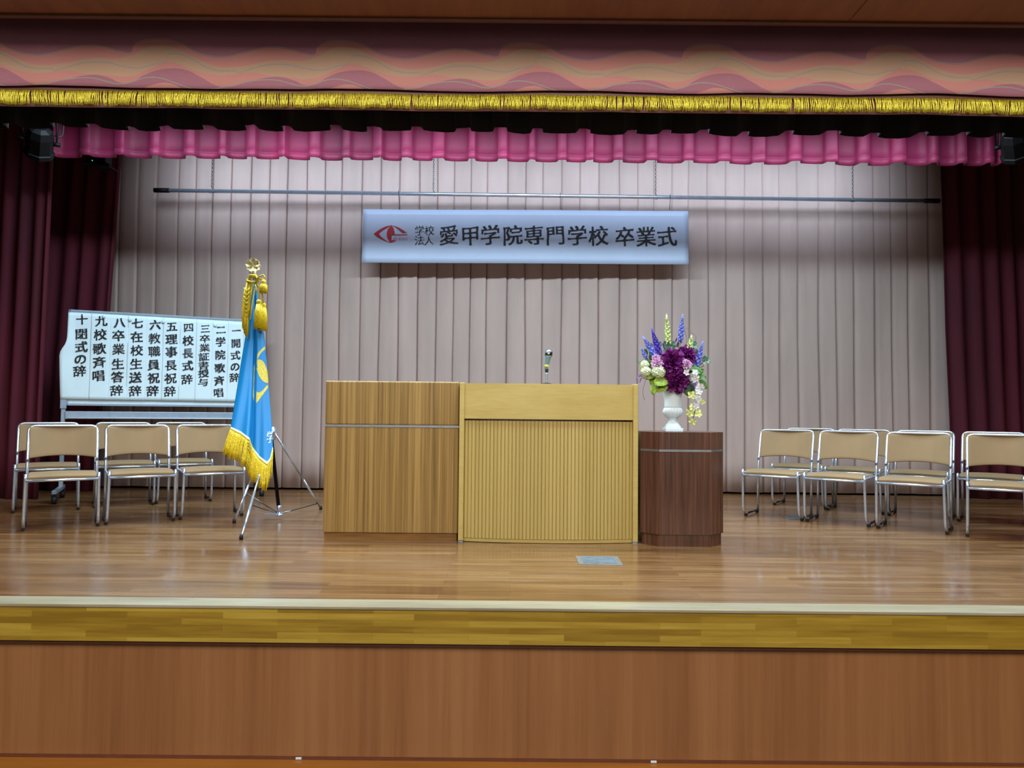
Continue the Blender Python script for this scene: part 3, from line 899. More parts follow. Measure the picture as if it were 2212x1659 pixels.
# ================================================================== WHITEBOARD
B0, B1 = P(147, 668, 7.02), None
A_ = Vector((P(147, 700, 7.02).x, 7.02, 0)); E_ = Vector((P(560, 700, 7.74).x, 7.74, 0))
ux = (E_ - A_).normalized(); un = Vector((ux.y, -ux.x, 0))
if un.y > 0: un = -un                                   # towards the hall
WL = (E_ - A_).length
zb0, zb1 = 0.885, 1.79
top_px = lambda: None
zt1 = PPL(147, 668, A_, un).z; zt2 = PPL(527, 697, A_, un).z
zlow = PPL(140, 876, A_, un).z
ang = math.atan2(ux.y, ux.x)
t = thing('whiteboard', 'wheeled whiteboard carrying the handwritten ceremony programme', 'whiteboard', A_, ang)
HB = zt1 - zlow
MB().box((WL / 2, 0.012, zlow + HB / 2), (WL - 0.02, 0.016, HB - 0.02)).build('panel', M['board'], t)
mb = MB()
for c, s in (((WL / 2, 0.012, zlow + 0.011), (WL, 0.026, 0.022)), ((WL / 2, 0.012, zt1 - 0.011), (WL, 0.026, 0.022)), ((0.011, 0.012, zlow + HB / 2), (0.022, 0.026, HB)), ((WL - 0.011, 0.012, zlow + HB / 2), (0.022, 0.026, HB))):
    mb.box(c, s, bevel=0.003)
mb.build('frame', M['greymetal'], t)
for x in (-0.018, WL + 0.018):
    MB().box((x, 0.02, (zlow + 0.35 + 0.11) / 2), (0.036, 0.04, zlow + 0.35 - 0.11), bevel=0.004).build('post', M['greymetal'], t)
    MB().box((x, 0.02, zlow + 0.02), (0.052, 0.06, 0.10), bevel=0.005).build('clamp', M['greymetal'], t)
    ft = MB().box((x, -0.13, 0.105), (0.04, 0.60, 0.035), bevel=0.006).build('foot', M['greymetal'], t)
    for y in (-0.40, 0.14):
        MB().tube([(x - 0.02, y, 0.036), (x + 0.02, y, 0.036)], 0.034, 16).box((x, y, 0.072), (0.05, 0.03, 0.03)).build('caster', M['rubber'], ft)
zr = PPL(200, 897, A_, un).z
MB().box((WL / 2, 0.0, zr), (WL, 0.03, 0.075), bevel=0.005).build('cross_rail', M['greymetal'], t)
MB().box((WL / 2, -0.03, zr - 0.028), (WL - 0.05, 0.05, 0.012), bevel=0.003).build('pen_tray', M['alu'], t)

WBP = A_ - un * 0.0                                     # board plane
cols = [('十閉式の辞', [(348, 205), (340, 365), (340, 510), (330, 645), (320, 780)], 'tenth', 128, 'second'),
        ('九校歌斉唱', [(560, 225), (550, 375), (540, 530), (540, 680), (530, 830)], 'ninth', 132, ''),
        ('八卒業生答辞', [(765, 240), (752, 385), (752, 535), (745, 700), (740, 845), (730, 995)], 'eighth', 130, ''),
        ('七在校生送辞', [(962, 250), (955, 400), (955, 550), (948, 700), (940, 850), (935, 1000)], 'seventh', 128, ''),
        ('六教職員祝辞', [(1160, 265), (1152, 415), (1150, 560), (1142, 710), (1140, 855), (1130, 1000)], 'sixth', 126, ''),
        ('五理事長祝辞', [(1345, 285), (1340, 425), (1340, 565), (1332, 715), (1330, 860), (1320, 1005)], 'fifth', 124, ''),
        ('四校長式辞', [(1530, 295), (1525, 440), (1520, 580), (1520, 720), (1512, 870)], 'fourth', 118, ''),
        ('三卒業証書授与', [(1715, 310), (1710, 420), (1708, 520), (1700, 620), (1695, 715), (1695, 805), (1692, 905)], 'third', 112, ''),
        ('二学院歌斉唱', [(1890, 320), (1885, 455), (1880, 600), (1875, 745), (1870, 885), (1862, 1020)], 'second', 110, ''),
        ('一開式の辞', [(2060, 330), (2055, 470), (2050, 605), (2045, 730), (2038, 850)], 'first', 106, '')]
ON = un * 0.004
bx = lambda px, py: PPL(px, py, A_, un)
ctr = []
for s, pos, *_ in cols:
    q = [bx(110 + cx / 5.144, 650 + cy / 5.144) for cx, cy in pos]
    ctr.append(sum(((p - A_).dot(ux) for p in q)) / len(q))
lims = [0.003] + [(ctr[i] + ctr[i + 1]) / 2 for i in range(9)] + [ctr[9] + (ctr[9] - ctr[8]) / 2]
zpap0 = PPL(300, 865, A_, un).z
texts = ['ten to close', '', '', '', '', '', '', '', '', '']
lab = ['widest white paper sheet, buckling over the left edge of the whiteboard', 'paper sheet second from the left on the whiteboard, five brush characters', 'paper sheet third from the left on the whiteboard, numbered eight',
       'paper sheet on the whiteboard, numbered seven, left of number six', 'paper sheet on the whiteboard, numbered six, left of the middle', 'paper sheet on the whiteboard, numbered five, right of the middle', 'paper sheet on the whiteboard, numbered four with a five character column',
       'paper sheet on the whiteboard with the smallest, most crowded characters', 'paper sheet on the whiteboard, numbered two, second from the flag', 'paper sheet on the whiteboard partly hidden by the blue flag']
for i, (s, pos, nm, wpx, _) in enumerate(cols):
    x0, x1 = lims[i] - 0.003, lims[i + 1] + 0.003
    org = A_ + ux * ((x0 + x1) / 2) + Vector((0, 0, zpap0)) + ON
    t = thing('paper_sheet', lab[i], 'paper', org, ang, 'programme sheets on the whiteboard')
    ztop = zt1 - 0.03; hp = ztop - zpap0

    def sh(u, v, i=i, x0=x0, x1=x1, hp=hp):
        x = (u - 0.5) * (x1 - x0); z = v * hp
        y = -0.001 - 0.0016 * (i % 2) - 0.006 * (1 - v) ** 6 - 0.0015 * math.sin(v * 9 + i)
        if i == 0:
            k = max(0, 1 - u * 3.0)
            bul = math.exp(-((v - 0.50) / 0.13) ** 2) if v > 0.5 else 1 - 0.25 * (1 - v / 0.5)
            x -= k * (0.058 * bul * (1 if v < 0.58 else max(0, 1 - (v - 0.58) * 5)))
            y -= k * 0.03 * math.sin(v * 3.14)
        return Vector((x, y, z))
    MB().grid(sh, 12, 24).build('sheet', M['paper'], t, mods=[solid(0.0006, 1)])
    mb = MB()
    for j, (c_, (cx, cy)) in enumerate(zip(s, pos)):
        p = bx(110 + cx / 5.144, 650 + cy / 5.144)
        em = wpx / 5.144 * 0.93 * ((p.y) / FPX) * (1 / ux.x) * 0.98
        eh = em * 0.98
        if nm == 'third' and j > 0: eh = em * 0.82
        if j == 0: eh *= 0.92; em *= 0.92
        lx, lz = (p - org).dot(ux), p.z - org.z
        put_glyph(mb, c_, lambda a_, b_, lx=lx, lz=lz: Vector((lx + a_, -0.0075 - 0.001, lz + b_)), em, eh, bold=0.030, thin=0.010, slope=0.15, rough=0.03, seed=i * 7.3 + j * 1.7)
    mb.build('lettering', M['ink'], t)
for i, (cx, cy, where) in enumerate(((590, 175, 'above the sheet numbered nine'), (880, 210, 'between sheets eight and seven'), (1250, 232, 'between sheets six and five'), (1825, 272, 'between sheets three and two'))):
    p = bx(110 + cx / 5.144, 650 + cy / 5.144) + un * 0.013
    o = MB().lathe([(0.016, 0), (0.017, 0.003), (0.015, 0.007), (0.004, 0.009)], 16, mat=Matrix.Rotation(ang, 4, 'Z') @ Matrix.Rotation(rad(90), 4, 'X')).build('magnet', M['board'], loc=p)
    tag(o, 'small round white magnet on the whiteboard ' + where, 'magnet', 'magnets holding the sheets')

# ================================================================== CEREMONIAL FLAG AND ITS STAND
pb = P(603, 1104, 5.86); ptop = P(549, 592, 5.84)
root = thing('flag', 'blue ceremonial flag with gold emblem and gold fringe on a black pole', 'flag', (pb.x, pb.y, 0))
FO = Vector((pb.x, pb.y, 0)); lc = lambda p: p - FO
MB().tube([lc(pb) + Vector((0, 0, -0.01)), lc(pb.lerp(ptop, 0.5)), lc(ptop)], 0.014, 12).build('pole', M['blackmetal'], root)
MB().lathe([(0.019, -0.02), (0.019, 0.04), (0.015, 0.045)], 12, c=lc(pb)).build('pole_ferrule', M['chrome'], root)
# finial: cherry blossom
fc = P(547, 573, 5.84); mb = MB()
mb.tube([lc(ptop) - Vector((0, 0, 0.02)), lc(ptop) + Vector((0, 0, 0.01)), lc(fc) - Vector((0, 0, 0.02))], [0.012, 0.016, 0.007], 12)
fin = mb.build('finial', M['brass'], root)
for ring, (sz, yo, off) in enumerate(((0.056, 0.0, 0.0), (0.056, 0.03, 0.63))):
    mb = MB()
    for k in range(5):
        a_ = math.pi / 2 + k * 2 * math.pi / 5 + off
        d = Vector((math.cos(a_), 0, math.sin(a_))); sd = Vector((-math.sin(a_), 0, math.cos(a_)))
        ol = [(0.05, 0.05), (0.35, 0.40), (0.70, 0.50), (0.98, 0.28), (0.86, 0.0), (0.98, -0.28), (0.70, -0.50), (0.35, -0.40), (0.05, -0.05)]
        c = lc(fc) + Vector((0, yo, 0))
        A = [mb.bm.verts.new(c + (d * p + sd * q * 0.95) * sz + Vector((0, -0.012 * (0.5 + abs(q) * 1.2) - 0.006 * p, 0))) for p, q in ol]
        ce = mb.bm.verts.new(c + d * sz * 0.55 + Vector((0, -0.004, 0)))
        for q in range(len(A)): mb.bm.faces.new((A[q], A[(q + 1) % len(A)], ce))
    mb.lathe([(0.009, -0.012), (0.006, -0.02), (0.001, -0.022)], 10, c=lc(fc) + Vector((0, yo, 0)), mat=Matrix.Rotation(rad(90), 4, 'X'))
    mb.build('petals', M['brass'], fin, mods=[solid(0.003)])


def interp(tab, y):
    if y <= tab[0][0]: return tab[0][1]
    for (a_, va), (b_, vb) in zip(tab, tab[1:]):
        if y <= b_: return va + (vb - va) * (y - a_) / (b_ - a_)
    return tab[-1][1]


XLt = [(606, 546), (625, 545), (660, 541), (690, 536), (730, 530), (790, 520), (830, 514), (880, 506), (930, 498), (1010, 486)]
XRt = [(606, 551), (625, 556), (700, 567), (740, 573), (830, 580), (920, 587), (975, 590), (1010, 592)]
YBt = [(0.0, 928), (0.25, 938), (0.46, 952), (0.53, 970), (0.70, 992), (0.86, 1005), (0.93, 996), (1.0, 972)]
YF = 5.72


def fold(u, v):
    k = v ** 0.8
    return k * (-0.05 * math.sin(u * 3.3) + 0.055 * math.exp(-((u - 0.50 - 0.03 * v) / 0.07) ** 2) - 0.03 * math.exp(-((u - 0.82) / 0.12) ** 2) + 0.012 * math.sin(u * 15 + v * 4)) + 0.05 * (1 - v) + 0.08 * max(0, u - 0.88) * k - 0.20 * v * v


def cloth_px(u, v):
    yb = interp(YBt, u); py = 606 + v * (yb - 606)
    return interp(XLt, py) + u * (interp(XRt, py) - interp(XLt, py)), py


def cloth(u, v, d=0.0):
    px, py = cloth_px(u, v); return lc(P(px, py, YF + fold(u, v) - d))


def on_cloth(px, py, d=0.004):
    u = (px - interp(XLt, py)) / (interp(XRt, py) - interp(XLt, py)); u = max(0, min(1, u))
    v = max(0, min(1, (py - 606) / (interp(YBt, u) - 606)))
    return cloth(u, v, d)


cl = MB().grid(lambda u, v: cloth(u, v), 50, 60).build('cloth', M['blue'], root, mods=[solid(0.003, 1)])
fx = lambda x, y: (440 + x / 2.553, 540 + y / 2.553)


def fine_patch(mb, outline, place, cuts=3):
    t_ = bmesh.new(); pts = [Vector((p[0], p[1], 0)) for p in outline]
    vs = [t_.verts.new(p) for p in pts]
    for tri in geometry.tessellate_polygon([pts]):
        try: t_.faces.new([vs[i] for i in tri])
        except ValueError: pass
    for _ in range(cuts):
        long_ = [e for e in t_.edges if e.calc_length() > 8]
        if long_: bmesh.ops.subdivide_edges(t_, edges=long_, cuts=1)
        bmesh.ops.triangulate(t_, faces=t_.faces)
    mp = {v: mb.bm.verts.new(place(v.co.x, v.co.y)) for v in t_.verts}
    for f in t_.faces:
        try: mb.bm.faces.new([mp[v] for v in f.verts])
        except ValueError: pass
    t_.free()


fl2 = lambda x, y: on_cloth(*fx(x, y))
mb = MB()
fine_patch(mb, bez([(338, 530, 0), (302, 566), (281, 620), (273, 700), (271, 790), (278, 840), (291, 843), (316, 812), (356, 757, 0), (352, 742, 0), (320, 778), (292, 782), (283, 730), (284, 650), (298, 600), (318, 566), (340, 548, 0)], 4), fl2)
fine_patch(mb, bez([(288, 604, 0), (322, 609), (346, 650), (357, 715), (353, 736, 0), (326, 722), (304, 690), (290, 640)], 4), fl2)
mb.build('emblem', M['emb'], cl)
mb = MB(); vs, fs = brush('学', bold=0.02, slope=0.1)
bv = [mb.bm.verts.new(on_cloth(440 + 366 / 2.553 + v.x * 15, 540 + 1032 / 2.553 - v.y * 27, 0.005)) for v in vs]
for f in fs: mb.bm.faces.new([bv[i] for i in f])
mb.build('lettering', M['whiteth'], cl)
# braid and bottom fringe with a knotted lattice
MB().grid(lambda u, v: cloth(u, 1 - 0.018 * v, 0.005), 50, 2).build('braid', M['braid'], cl, mods=[solid(0.003, 1)])
mb = MB()
nf = 92
for k in range(nf):
    u = (k + 0.5) / nf
    p0 = cloth(u, 0.985, 0.004); e = p0 + Vector(((-0.035 + 0.045 * u) + R.uniform(-0.006, 0.006), -0.05 + R.uniform(-0.006, 0.006), -R.uniform(0.185, 0.215)))
    mid = p0.lerp(e, 0.5) + Vector((R.uniform(-0.005, 0.005), -0.008, 0))
    mb.tube([p0, p0.lerp(mid, 0.5), mid, mid.lerp(e, 0.5), e], [0.0042, 0.0036, 0.0046, 0.0040, 0.0034], 5)
for row in range(3):
    zz = 0.018 + row * 0.022
    for k in range(nf // 2):
        u0, u1 = (k * 2 + (row % 2)) / nf, min(1, (k * 2 + 1 + (row % 2)) / nf); u2 = min(1, (k * 2 + 2 + (row % 2)) / nf)
        a0, a1, a2 = (cloth(min(1, q), 0.99, 0.010) for q in (u0, u1, u2))
        mb.tube([a0 - Vector((0, 0, zz)), a1 - Vector((0, 0.003, zz + 0.022)), a2 - Vector((0, 0, zz))], 0.0034, 5)
fr = mb.build('fringe', M['gold'], root); fr['kind'] = 'stuff'
# side fringe gathered at the hoist top
mb = MB()
for k in range(46):
    f = k / 45.0
    p0 = P(531 + 14 * f + R.uniform(-2, 2), 606 + R.uniform(0, 14) + 22 * (1 - f) * 0.2, 5.70 + R.uniform(-0.02, 0.02))
    e = P(523 + 15 * f + R.uniform(-2, 2), 690 + (1 - abs(f - 0.65)) * 38 + R.uniform(-12, 5) - (30 if f > 0.85 else 0), 5.68 + R.uniform(-0.02, 0.02))
    mid = p0.lerp(e, 0.45) + Vector((-0.004, -0.01, 0))
    mb.tube([lc(p0), lc(p0.lerp(mid, 0.5)), lc(mid), lc(mid.lerp(e, 0.5)), lc(e)], [0.004, 0.0046, 0.004, 0.0044, 0.003], 5)
for k in range(7):
    y0 = 622 + k * 9
    mb.tube([lc(P(527 - k * 0.4, y0, 5.675)), lc(P(533, y0 + 7, 5.665)), lc(P(540 - k * 0.6, y0, 5.675))], 0.0045, 5)
mb.build('side_fringe', M['gold'], root)['kind'] = 'stuff'
MB().tube([lc(P(551, 622, 5.70)), lc(P(546, 650, 5.69)), lc(P(541, 690, 5.69))], 0.006, 6).build('side_braid', M['braid'], root)
# cord, bow and tassels
mb = MB()
cp = lambda x, y, d=0.0: lc(P(*fx(x, y), 5.70 - d))
mb.tube([cp(240, 165), cp(262, 150, .02), cp(290, 150, .02), cp(300, 170, .01), cp(270, 178, .02), cp(243, 172, .02)], 0.010, 8, closed=True)
mb.tube([cp(245, 185), cp(258, 140, .02), cp(285, 140, .02), cp(296, 165), cp(285, 190)], 0.012, 8)
mb.tube([cp(288, 170, .02), cp(305, 145, .02), cp(330, 137, .02), cp(340, 150, .02), cp(325, 160, .02), cp(300, 158, .02)], 0.006, 8)
mb.tube([cp(285, 190, .02), cp(292, 220, .02), cp(305, 250, .02), cp(304, 278, .02)], 0.006, 8)
mb.tube([cp(290, 185, .01), cp(306, 205, .01), cp(322, 235, .01), cp(330, 290, .01)], 0.006, 8)
mb.tube([cp(318, 160, .02), cp(328, 168, .02)], 0.006, 8)
mb.build('cord', M['gold'], root)


def tassel(top, L, r, nm='tassel'):
    mb = MB(); mb.lathe([(0.006, 0.0), (r * 0.65, -0.010), (r * 0.72, -0.026), (r * 0.5, -0.034), (r * 0.62, -0.040), (r * 0.9, -L * 0.45), (r * 0.95, -L * 0.92), (r * 0.5, -L * 0.93)], 18, c=top)
    for k in range(26):
        a_ = k * 6.283 / 26; d = Vector((math.cos(a_), math.sin(a_), 0))
        mb.tube([top + d * r * 0.6 + Vector((0, 0, -0.04)), top + d * r * 0.95 + Vector((0, 0, -L * 0.45)), top + d * r * R.uniform(0.95, 1.08) + Vector((0, 0, -L * R.uniform(0.95, 1.04)))], 0.0045, 5)
    mb.build(nm, M['gold'], root)


tassel(cp(306, 272, .03), 0.225, 0.030); tassel(cp(331, 290, .0), 0.215, 0.026); tassel(cp(331, 162, .03), 0.105, 0.026)

hub = P(588, 936, 5.86)
FA, FB, FC = PZ(521, 1166), PZ(693, 1101), PZ(506, 1130)
SO = Vector((pb.x, pb.y, 0)); ls = lambda p: p - SO
t = thing('flag_stand', 'slim chrome tripod stand holding the blue flag', 'stand', SO)
MB().tube([ls(hub) - Vector((0, 0, 0.05)), ls(hub) + Vector((0, 0, 0.05))], 0.026, 12).build('collar', M['chrome'], t)
for f, r_ in ((FA, 0.0085), (FB, 0.008), (FC, 0.008)):
    d = (f - hub); st = hub + Vector((d.x, d.y, 0)).normalized() * 0.03
    e = Vector((f.x, f.y, 0.012))
    lg_ = MB().tube([ls(st), ls(st.lerp(e, 0.62))], r_, 10).tube([ls(st.lerp(e, 0.60)), ls(e)], r_ * 1.15, 10).build('leg', M['chrome'], t)
    MB().lathe([(0.013, 0), (0.013, 0.02), (0.010, 0.035)], 10, c=ls(Vector((f.x, f.y, 0.0005)))).build('foot_tip', M['rubber'], lg_)
    q = st.lerp(e, 0.93 if f is FB else 0.72 if f is FA else 0.68)
    MB().tube([ls(pb + Vector((0, 0, -0.022))), ls(q)], 0.0045, 8).build('brace', M['dark_chrome'], t)
MB().lathe([(0.030, -0.04), (0.030, -0.022), (0.022, -0.018)], 14, c=ls(pb)).box(ls(pb) + Vector((-0.06, -0.02, -0.03)), (0.10, 0.03, 0.022)).build('pole_socket', M['chrome'], t)

# ================================================================== VASE AND FLOWERS
vx, vy, vz = P(1453, 931, 5.05).x, 5.05, 0.742
VO = Vector((vx, vy, vz))
t = thing('urn_vase', 'white classical urn vase on the dark flower stand', 'vase', VO)
MB().box((0, 0, 0.011), (0.118, 0.118, 0.022), bevel=0.003).build('plinth', M['white'], t)
MB().lathe([(0.056, 0.022), (0.057, 0.028), (0.046, 0.044), (0.033, 0.062), (0.029, 0.078), (0.031, 0.084), (0.036, 0.086), (0.036, 0.090)], 40).build('foot', M['white'], t)
fl = lambda a_, z: 0.035 * math.cos(a_ * 18) * max(0, math.sin((z - 0.088) / 0.072 * math.pi)) if 0.088 < z < 0.16 else 0
MB().lathe([(0.030, 0.088), (0.046, 0.096), (0.058, 0.108), (0.066, 0.124), (0.067, 0.138), (0.062, 0.152), (0.057, 0.160)], 108, flute=fl).build('fluted_bowl', M['white'], t)
MB().lathe([(0.057, 0.159), (0.056, 0.170), (0.058, 0.215), (0.064, 0.255), (0.069, 0.270), (0.073, 0.276), (0.072, 0.283), (0.064, 0.282), (0.058, 0.262), (0.052, 0.18)], 48).build('neck', M['white'], t)
mouth = VO + Vector((0, 0, 0.27))
fp = lambda cx, cy, dy=0.0: P(1350 + cx / 5.53, 660 + cy / 5.53, 5.05 + dy)
G = 'flowers arranged in the white urn'


def stem_to(mb, head, org, r=0.003, spread=0.03):
    a_ = R.random() * 6.28; m0 = mouth + Vector((math.cos(a_) * spread * 0.6, math.sin(a_) * spread * 0.6, 0))
    mid = m0.lerp(head, 0.5) + Vector((0, 0, 0.03))
    mb.tube([m0 - org, m0.lerp(mid, 0.6) - org + Vector((0, 0, 0.01)), mid - org, mid.lerp(head, 0.6) - org + Vector((0, 0, 0.008)), head - org], r, 6)
    return mb


def flower(name, head, label, cat='flower'):
    o_ = thing(name, label, cat, head, group=G); stem_to(MB(), head, head).build('stem', M['leaf'], o_); return o_


def rosette(mb, c, face, r, layers, ruff=0.15, nu=5, nv=4):
    face = face.normalized(); u = face.orthogonal().normalized(); v = face.cross(u)
    for n_, open_, ln, wd in layers:
        off = R.random() * 6
        for k in range(n_):
            a_ = off + k * 6.283 / n_ + R.uniform(-0.15, 0.15); rd = u * math.cos(a_) + v * math.sin(a_)
            d = rd * math.sin(open_) + face * math.cos(open_); nrm = face * math.sin(open_) - rd * math.cos(open_)
            mb.petal(c, d + Vector((R.uniform(-.1, .1), R.uniform(-.1, .1), R.uniform(-.1, .1))), nrm, r * ln * R.uniform(0.9, 1.1), r * wd, 0.28, 0.16 * open_, nu, nv, 1.7, ruff)


for (cx, cy, dy, r, fdir, lb) in ((565, 690, -0.09, 0.098, (-0.15, -1, 0.25), 'large dark purple peony in the middle of the bouquet'),
                                  (742, 600, -0.02, 0.078, (0.45, -0.8, 0.5), 'dark purple peony at the upper right of the bouquet'),
                                  (612, 890, -0.10, 0.096, (0.1, -1, -0.15), 'dark purple peony lowest, just above the urn rim')):
    h = fp(cx, cy, dy + 0.03); o_ = flower('peony', h, lb)
    mb = MB(); rosette(mb, Vector((0, 0, 0)), Vector(fdir), r, [(9, 1.50, 1.0, 0.62), (9, 1.25, 0.98, 0.60), (8, 1.0, 0.92, 0.58), (8, 0.72, 0.82, 0.5), (7, 0.45, 0.72, 0.42), (5, 0.2, 0.6, 0.34)], 0.10)
    mb.build('petals', M['peony'], o_)
for (cx, cy, dy, r, lb) in ((375, 640, -0.06, 0.034, 'pale pink carnation, upper of the pair left of the purple peony'), (385, 695, -0.08, 0.042, 'pink carnation, lower of the pair left of the purple peony'), (737, 708, -0.10, 0.038, 'pale pink carnation to the right of the middle peony')):
    h = fp(cx, cy, dy); o_ = flower('carnation', h, lb)
    mb = MB(); rosette(mb, Vector((0, 0, 0)), Vector((R.uniform(-.3, .3), -1, 0.3)), r, [(8, 1.4, 1, 0.7), (8, 1.0, 0.95, 0.65), (7, 0.65, 0.85, 0.55), (5, 0.3, 0.7, 0.4)], 0.14)
    mb.build('petals', M['pink'], o_)
for (cx, cy, dy, r, lb) in ((237, 710, -0.03, 0.030, 'small pale green hydrangea at the far left, upper one'), (252, 790, -0.05, 0.034, 'pale green hydrangea at the far left, lower one'), (403, 795, -0.08, 0.044, 'creamy green hydrangea beside the lowest purple peony')):
    h = fp(cx, cy, dy); o_ = flower('hydrangea', h, lb); mb = MB()
    for k in range(84):
        z = 1 - 2 * (k + 0.5) / 84; a_ = k * 2.39996; q = math.sqrt(1 - z * z); nd = Vector((q * math.cos(a_), q * math.sin(a_), z))
        u = nd.orthogonal().normalized(); v = nd.cross(u); c = nd * r * R.uniform(0.86, 1.0)
        for j in range(4):
            b_ = j * 1.5708 + k; mb.petal(c, u * math.cos(b_) + v * math.sin(b_) + nd * 0.25, nd, r * 0.34, r * 0.32, 0.2, 0.2, 2, 2)
    mb.lathe([(0.004, -r * .6), (r * 0.5, -r * .4), (r * .68, 0), (r * .5, r * .45), (0.004, r * .66)], 14)
    mb.build('florets', M['hydr'], o_)


def spike(name, tip, base, col, w, lb, dy=0.0):
    a_, b_ = fp(*tip, dy), fp(*base, dy * 0.6 - 0.01); o_ = thing(name, lb, 'flower', b_, group=G)
    ax = (a_ - b_); mb = MB(); stem_to(mb, b_, b_, 0.003)
    mb.tube([Vector((0, 0, 0)), ax * 0.5, ax * 0.9], [0.003, 0.003, 0.002], 6); mb.build('stem', M['leaf'], o_)
    d = ax.normalized(); u = d.orthogonal().normalized(); v = d.cross(u); mb = MB(); n_ = int(ax.length / 0.0042)
    for k in range(n_):
        f = k / n_; q = 2.4 * k; rd = u * math.cos(q) + v * math.sin(q)
        rr = w * (1.0 - 0.75 * max(0, (f - 0.45) / 0.55)) * (0.8 + 0.2 * min(1, f * 6)); c = ax * f + rd * rr * 0.35
        if f < 0.78:
            for j in range(4):
                s_ = d.cross(rd); b2 = j * 1.57; mb.petal(c, (s_ * math.cos(b2) + d * math.sin(b2)) * 0.8 + rd * 0.7, rd, rr * 0.85, rr * 0.7, 0.2, 0.15, 2, 2)
        else:
            mb.tube([c, c + rd * rr * 0.35 + d * rr * 0.7, c + rd * rr * 0.2 + d * rr * 1.4], [rr * 0.28, rr * 0.38, rr * 0.1], 6)
    mb.tube([ax * 0.75, ax * 0.9, ax * 1.02], [w * 0.4, w * 0.32, 0.001], 8)
    mb.build('florets', M[col], o_)


spike('delphinium', (690, 110), (662, 430), 'blue_f', 0.020, 'tall pale blue delphinium spike rising from the top of the bouquet', 0.03)
spike('delphinium', (318, 275), (418, 590), 'purple_f', 0.022, 'deep violet delphinium spike leaning left', 0.02)
spike('delphinium', (215, 372), (362, 610), 'blue_f', 0.022, 'pale blue delphinium spike leaning left, outside the violet one', 0.0)
spike('delphinium', (188, 500), (262, 640), 'blue_f', 0.016, 'shortest blue delphinium spike at the far left', -0.01)
spike('delphinium', (932, 430), (850, 745), 'blue_f', 0.022, 'pale blue delphinium spike leaning to the right', 0.0)
spike('foxtail_flower', (495, 105), (520, 450), 'cream', 0.020, 'tall cream-green flower spike at the top left of the bouquet', 0.03)
spike('foxtail_flower', (797, 355), (768, 540), 'cream', 0.020, 'short cream-green flower spike above the right-hand peony', 0.03)
for (cx, cy, dy, lb) in ((612, 545, 0.0, 'white rosebud at the top between the two upper peonies'), (938, 725, -0.02, 'white rosebud at the right edge of the bouquet'), (262, 648, 0.0, 'pinkish rosebud at the left above the hydrangeas')):
    h = fp(cx, cy, dy); o_ = flower('rosebud', h, lb); mb = MB()
    rosette(mb, Vector((0, 0, 0)), Vector((R.uniform(-.3, .3), -0.3, 1)), 0.026, [(4, 0.35, 1, 0.9), (4, 0.18, 1, 0.8)], 0.05); mb.build('petals', M['pink' if cx == 262 else 'bud'], o_)

# trailing orchid spray
sp_pts = [mouth, fp(780, 830, -0.10), fp(850, 900, -0.13), fp(905, 1000, -0.13), fp(880, 1120, -0.13), fp(840, 1230, -0.13), fp(808, 1370, -0.13)]
o_ = thing('orchid_spray', 'trailing orchid spray of white and lime blooms hanging beside the urn', 'flower', mouth, group=G)
MB().tube([p - mouth for p in sp_pts], 0.0025, 6).build('stem', M['leaf'], o_)
for cx, cy, col, r in ((735, 800, 'orchid', .022), (835, 800, 'orchid', .026), (838, 868, 'orchid', .030), (898, 965, 'orchid', .028), (880, 1025, 'orchid', .026), (862, 1085, 'orchid', .020), (890, 1132, 'orchid', .024), (845, 1195, 'orchid', .028),
                       (798, 1070, 'lime', .030), (928, 1152, 'lime', .018), (778, 1282, 'lime', .030), (880, 1290, 'lime', .028), (806, 1385, 'lime', .026), (800, 1215, 'lime', .024)):
    mb = MB(); c = fp(cx, cy, -0.145) - mouth; face = Vector((R.uniform(-.5, .5), -1, R.uniform(-.3, .3)))
    rosette(mb, c, face, r, [(5, 1.35, 1.0, 0.8), (3, 0.7, 0.4, 0.3)], 0.06, 4, 3)
    bl_ = mb.build('bloom', M[col], o_)


def leafspray(name, lb, leaves, col, cat='foliage', tips=None):
    o_ = thing(name, lb, cat, mouth, group='foliage in the white urn')
    mb = MB(); lm = MB()
    for cx, cy, dy, L_, W_, ang_ in leaves:
        h = fp(cx, cy, dy); d = Vector((math.cos(rad(ang_)), -0.35, math.sin(rad(ang_))))
        b_ = h - d.normalized() * L_ * 0.5
        m2 = mouth.lerp(b_, 0.5) + Vector((0, 0, 0.02)); mb.tube([Vector((0, 0, 0)), m2 - mouth, b_ - mouth], 0.0022, 5)
        lm.petal(b_ - mouth, d, Vector((0, -0.8, 0.6)), L_, W_, 0.15, 0.12, 6, 6, 0.9, 0.03)
    mb.build('stem', M['twig'], o_); lm.build('leaves', M[col], o_, mods=[solid(0.0012)])
    return o_


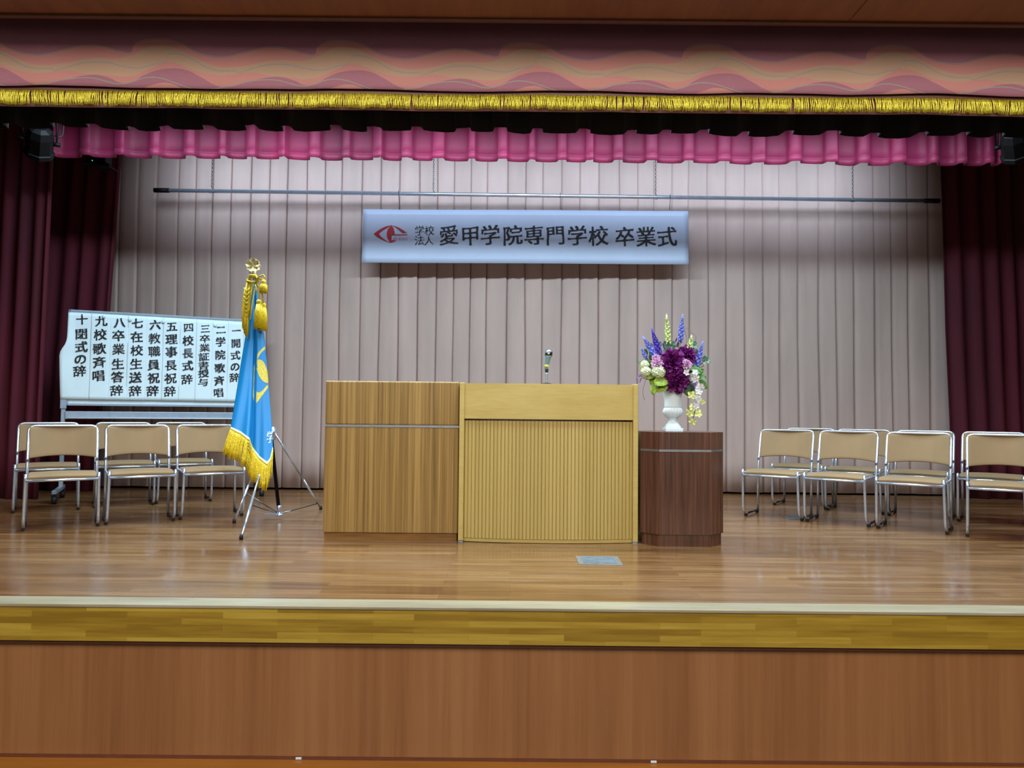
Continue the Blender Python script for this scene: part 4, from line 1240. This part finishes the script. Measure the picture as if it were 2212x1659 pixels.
leafspray('broadleaf_stem', 'large olive green leaves drooping over the left urn rim', [(430, 910, -0.11, .10, .085, 200), (445, 985, -0.11, .085, .06, 215), (345, 1000, -0.09, .075, .05, 262), (300, 850, -0.06, .06, .045, 200), (335, 890, -0.05, .07, .05, 240)], 'olive')
leafspray('broadleaf_stem', 'dark green leaves drooping over the right urn rim', [(735, 1010, -0.07, .085, .065, 285), (700, 980, -0.05, .07, .06, 260), (770, 950, -0.02, .08, .06, 310), (790, 985, -0.03, .07, .05, 290)], 'darkleaf')
leafspray('broadleaf_stem', 'bright green round leaves at the right side of the bouquet', [(850, 770, -0.05, .09, .06, 330), (920, 855, -0.05, .055, .05, 350), (940, 940, -0.04, .07, .05, 300), (800, 740, -0.03, .07, .05, 300), (905, 790, -0.02, .05, .04, 40)], 'leaf')
leafspray('broadleaf_stem', 'small green leaves at the left above the hydrangeas', [(195, 685, 0.0, .05, .035, 170), (295, 700, -0.03, .05, .035, 120), (310, 610, 0.0, .05, .04, 110), (245, 560, 0.02, .05, .035, 100)], 'leaf')
leafspray('eucalyptus_stem', 'grey-green eucalyptus sprig at the top right of the bouquet', [(835, 450, 0.03, .03, .03, 60), (840, 490, 0.03, .034, .034, 0), (850, 545, 0.02, .03, .03, 100), (855, 600, 0.01, .03, .03, 40), (815, 520, 0.02, .03, .028, 150)], 'euca')
leafspray('eucalyptus_stem', 'grey-green eucalyptus sprig at the far right edge', [(968, 635, 0.0, .036, .036, 80), (990, 668, 0.0, .036, .036, 330), (935, 640, 0.0, .03, .03, 120), (955, 610, 0.0, .02, .02, 90)], 'euca')
leafspray('eucalyptus_stem', 'grey-green eucalyptus sprig between the blue spikes at the top', [(420, 460, 0.03, .036, .034, 60), (475, 450, 0.04, .034, .032, 120), (505, 495, 0.02, .05, .03, 70), (545, 500, 0.02, .05, .03, 110), (575, 460, 0.04, .05, .025, 80), (530, 540, 0.01, .06, .035, 60), (590, 500, 0.02, .045, .025, 95), (480, 560, 0.01, .05, .03, 130), (310, 475, 0.03, .03, .028, 80)], 'euca')
leafspray('lilac_sprig', 'narrow purple leaves at the far left of the bouquet', [(158, 858, -0.03, .035, .009, 215), (185, 890, -0.03, .035, .010, 250), (180, 830, -0.03, .02, .012, 180)], 'lilac')
leafspray('lilac_sprig', 'narrow purple leaves between the upper flowers', [(465, 490, 0.03, .05, .012, 110), (612, 410, 0.04, .03, .010, 80), (628, 480, 0.03, .06, .018, 80), (520, 455, 0.03, .04, .014, 20), (835, 940, -0.09, .05, .022, 280)], 'lilac')
o_ = thing('curly_twig', 'thin curling brown twig at the upper right of the bouquet', 'twig', mouth, group='foliage in the white urn')
MB().tube([p - mouth for p in (mouth, fp(700, 600, 0.02), fp(740, 400, 0.03), fp(705, 268, 0.03), fp(745, 268, 0.03), fp(790, 320, 0.03), fp(850, 370, 0.03), fp(845, 420, 0.03))], 0.0012, 5).build('stem', M['twig'], o_)
o_ = thing('curly_twig', 'thin brown twig drooping at the left below the hydrangeas', 'twig', mouth, group='foliage in the white urn')
MB().tube([p - mouth for p in (mouth, fp(330, 860, -0.04), fp(250, 880, -0.03), fp(215, 1000, -0.03), fp(213, 1060, -0.03), fp(236, 1130, -0.03))], 0.0012, 5).build('stem', M['twig'], o_)
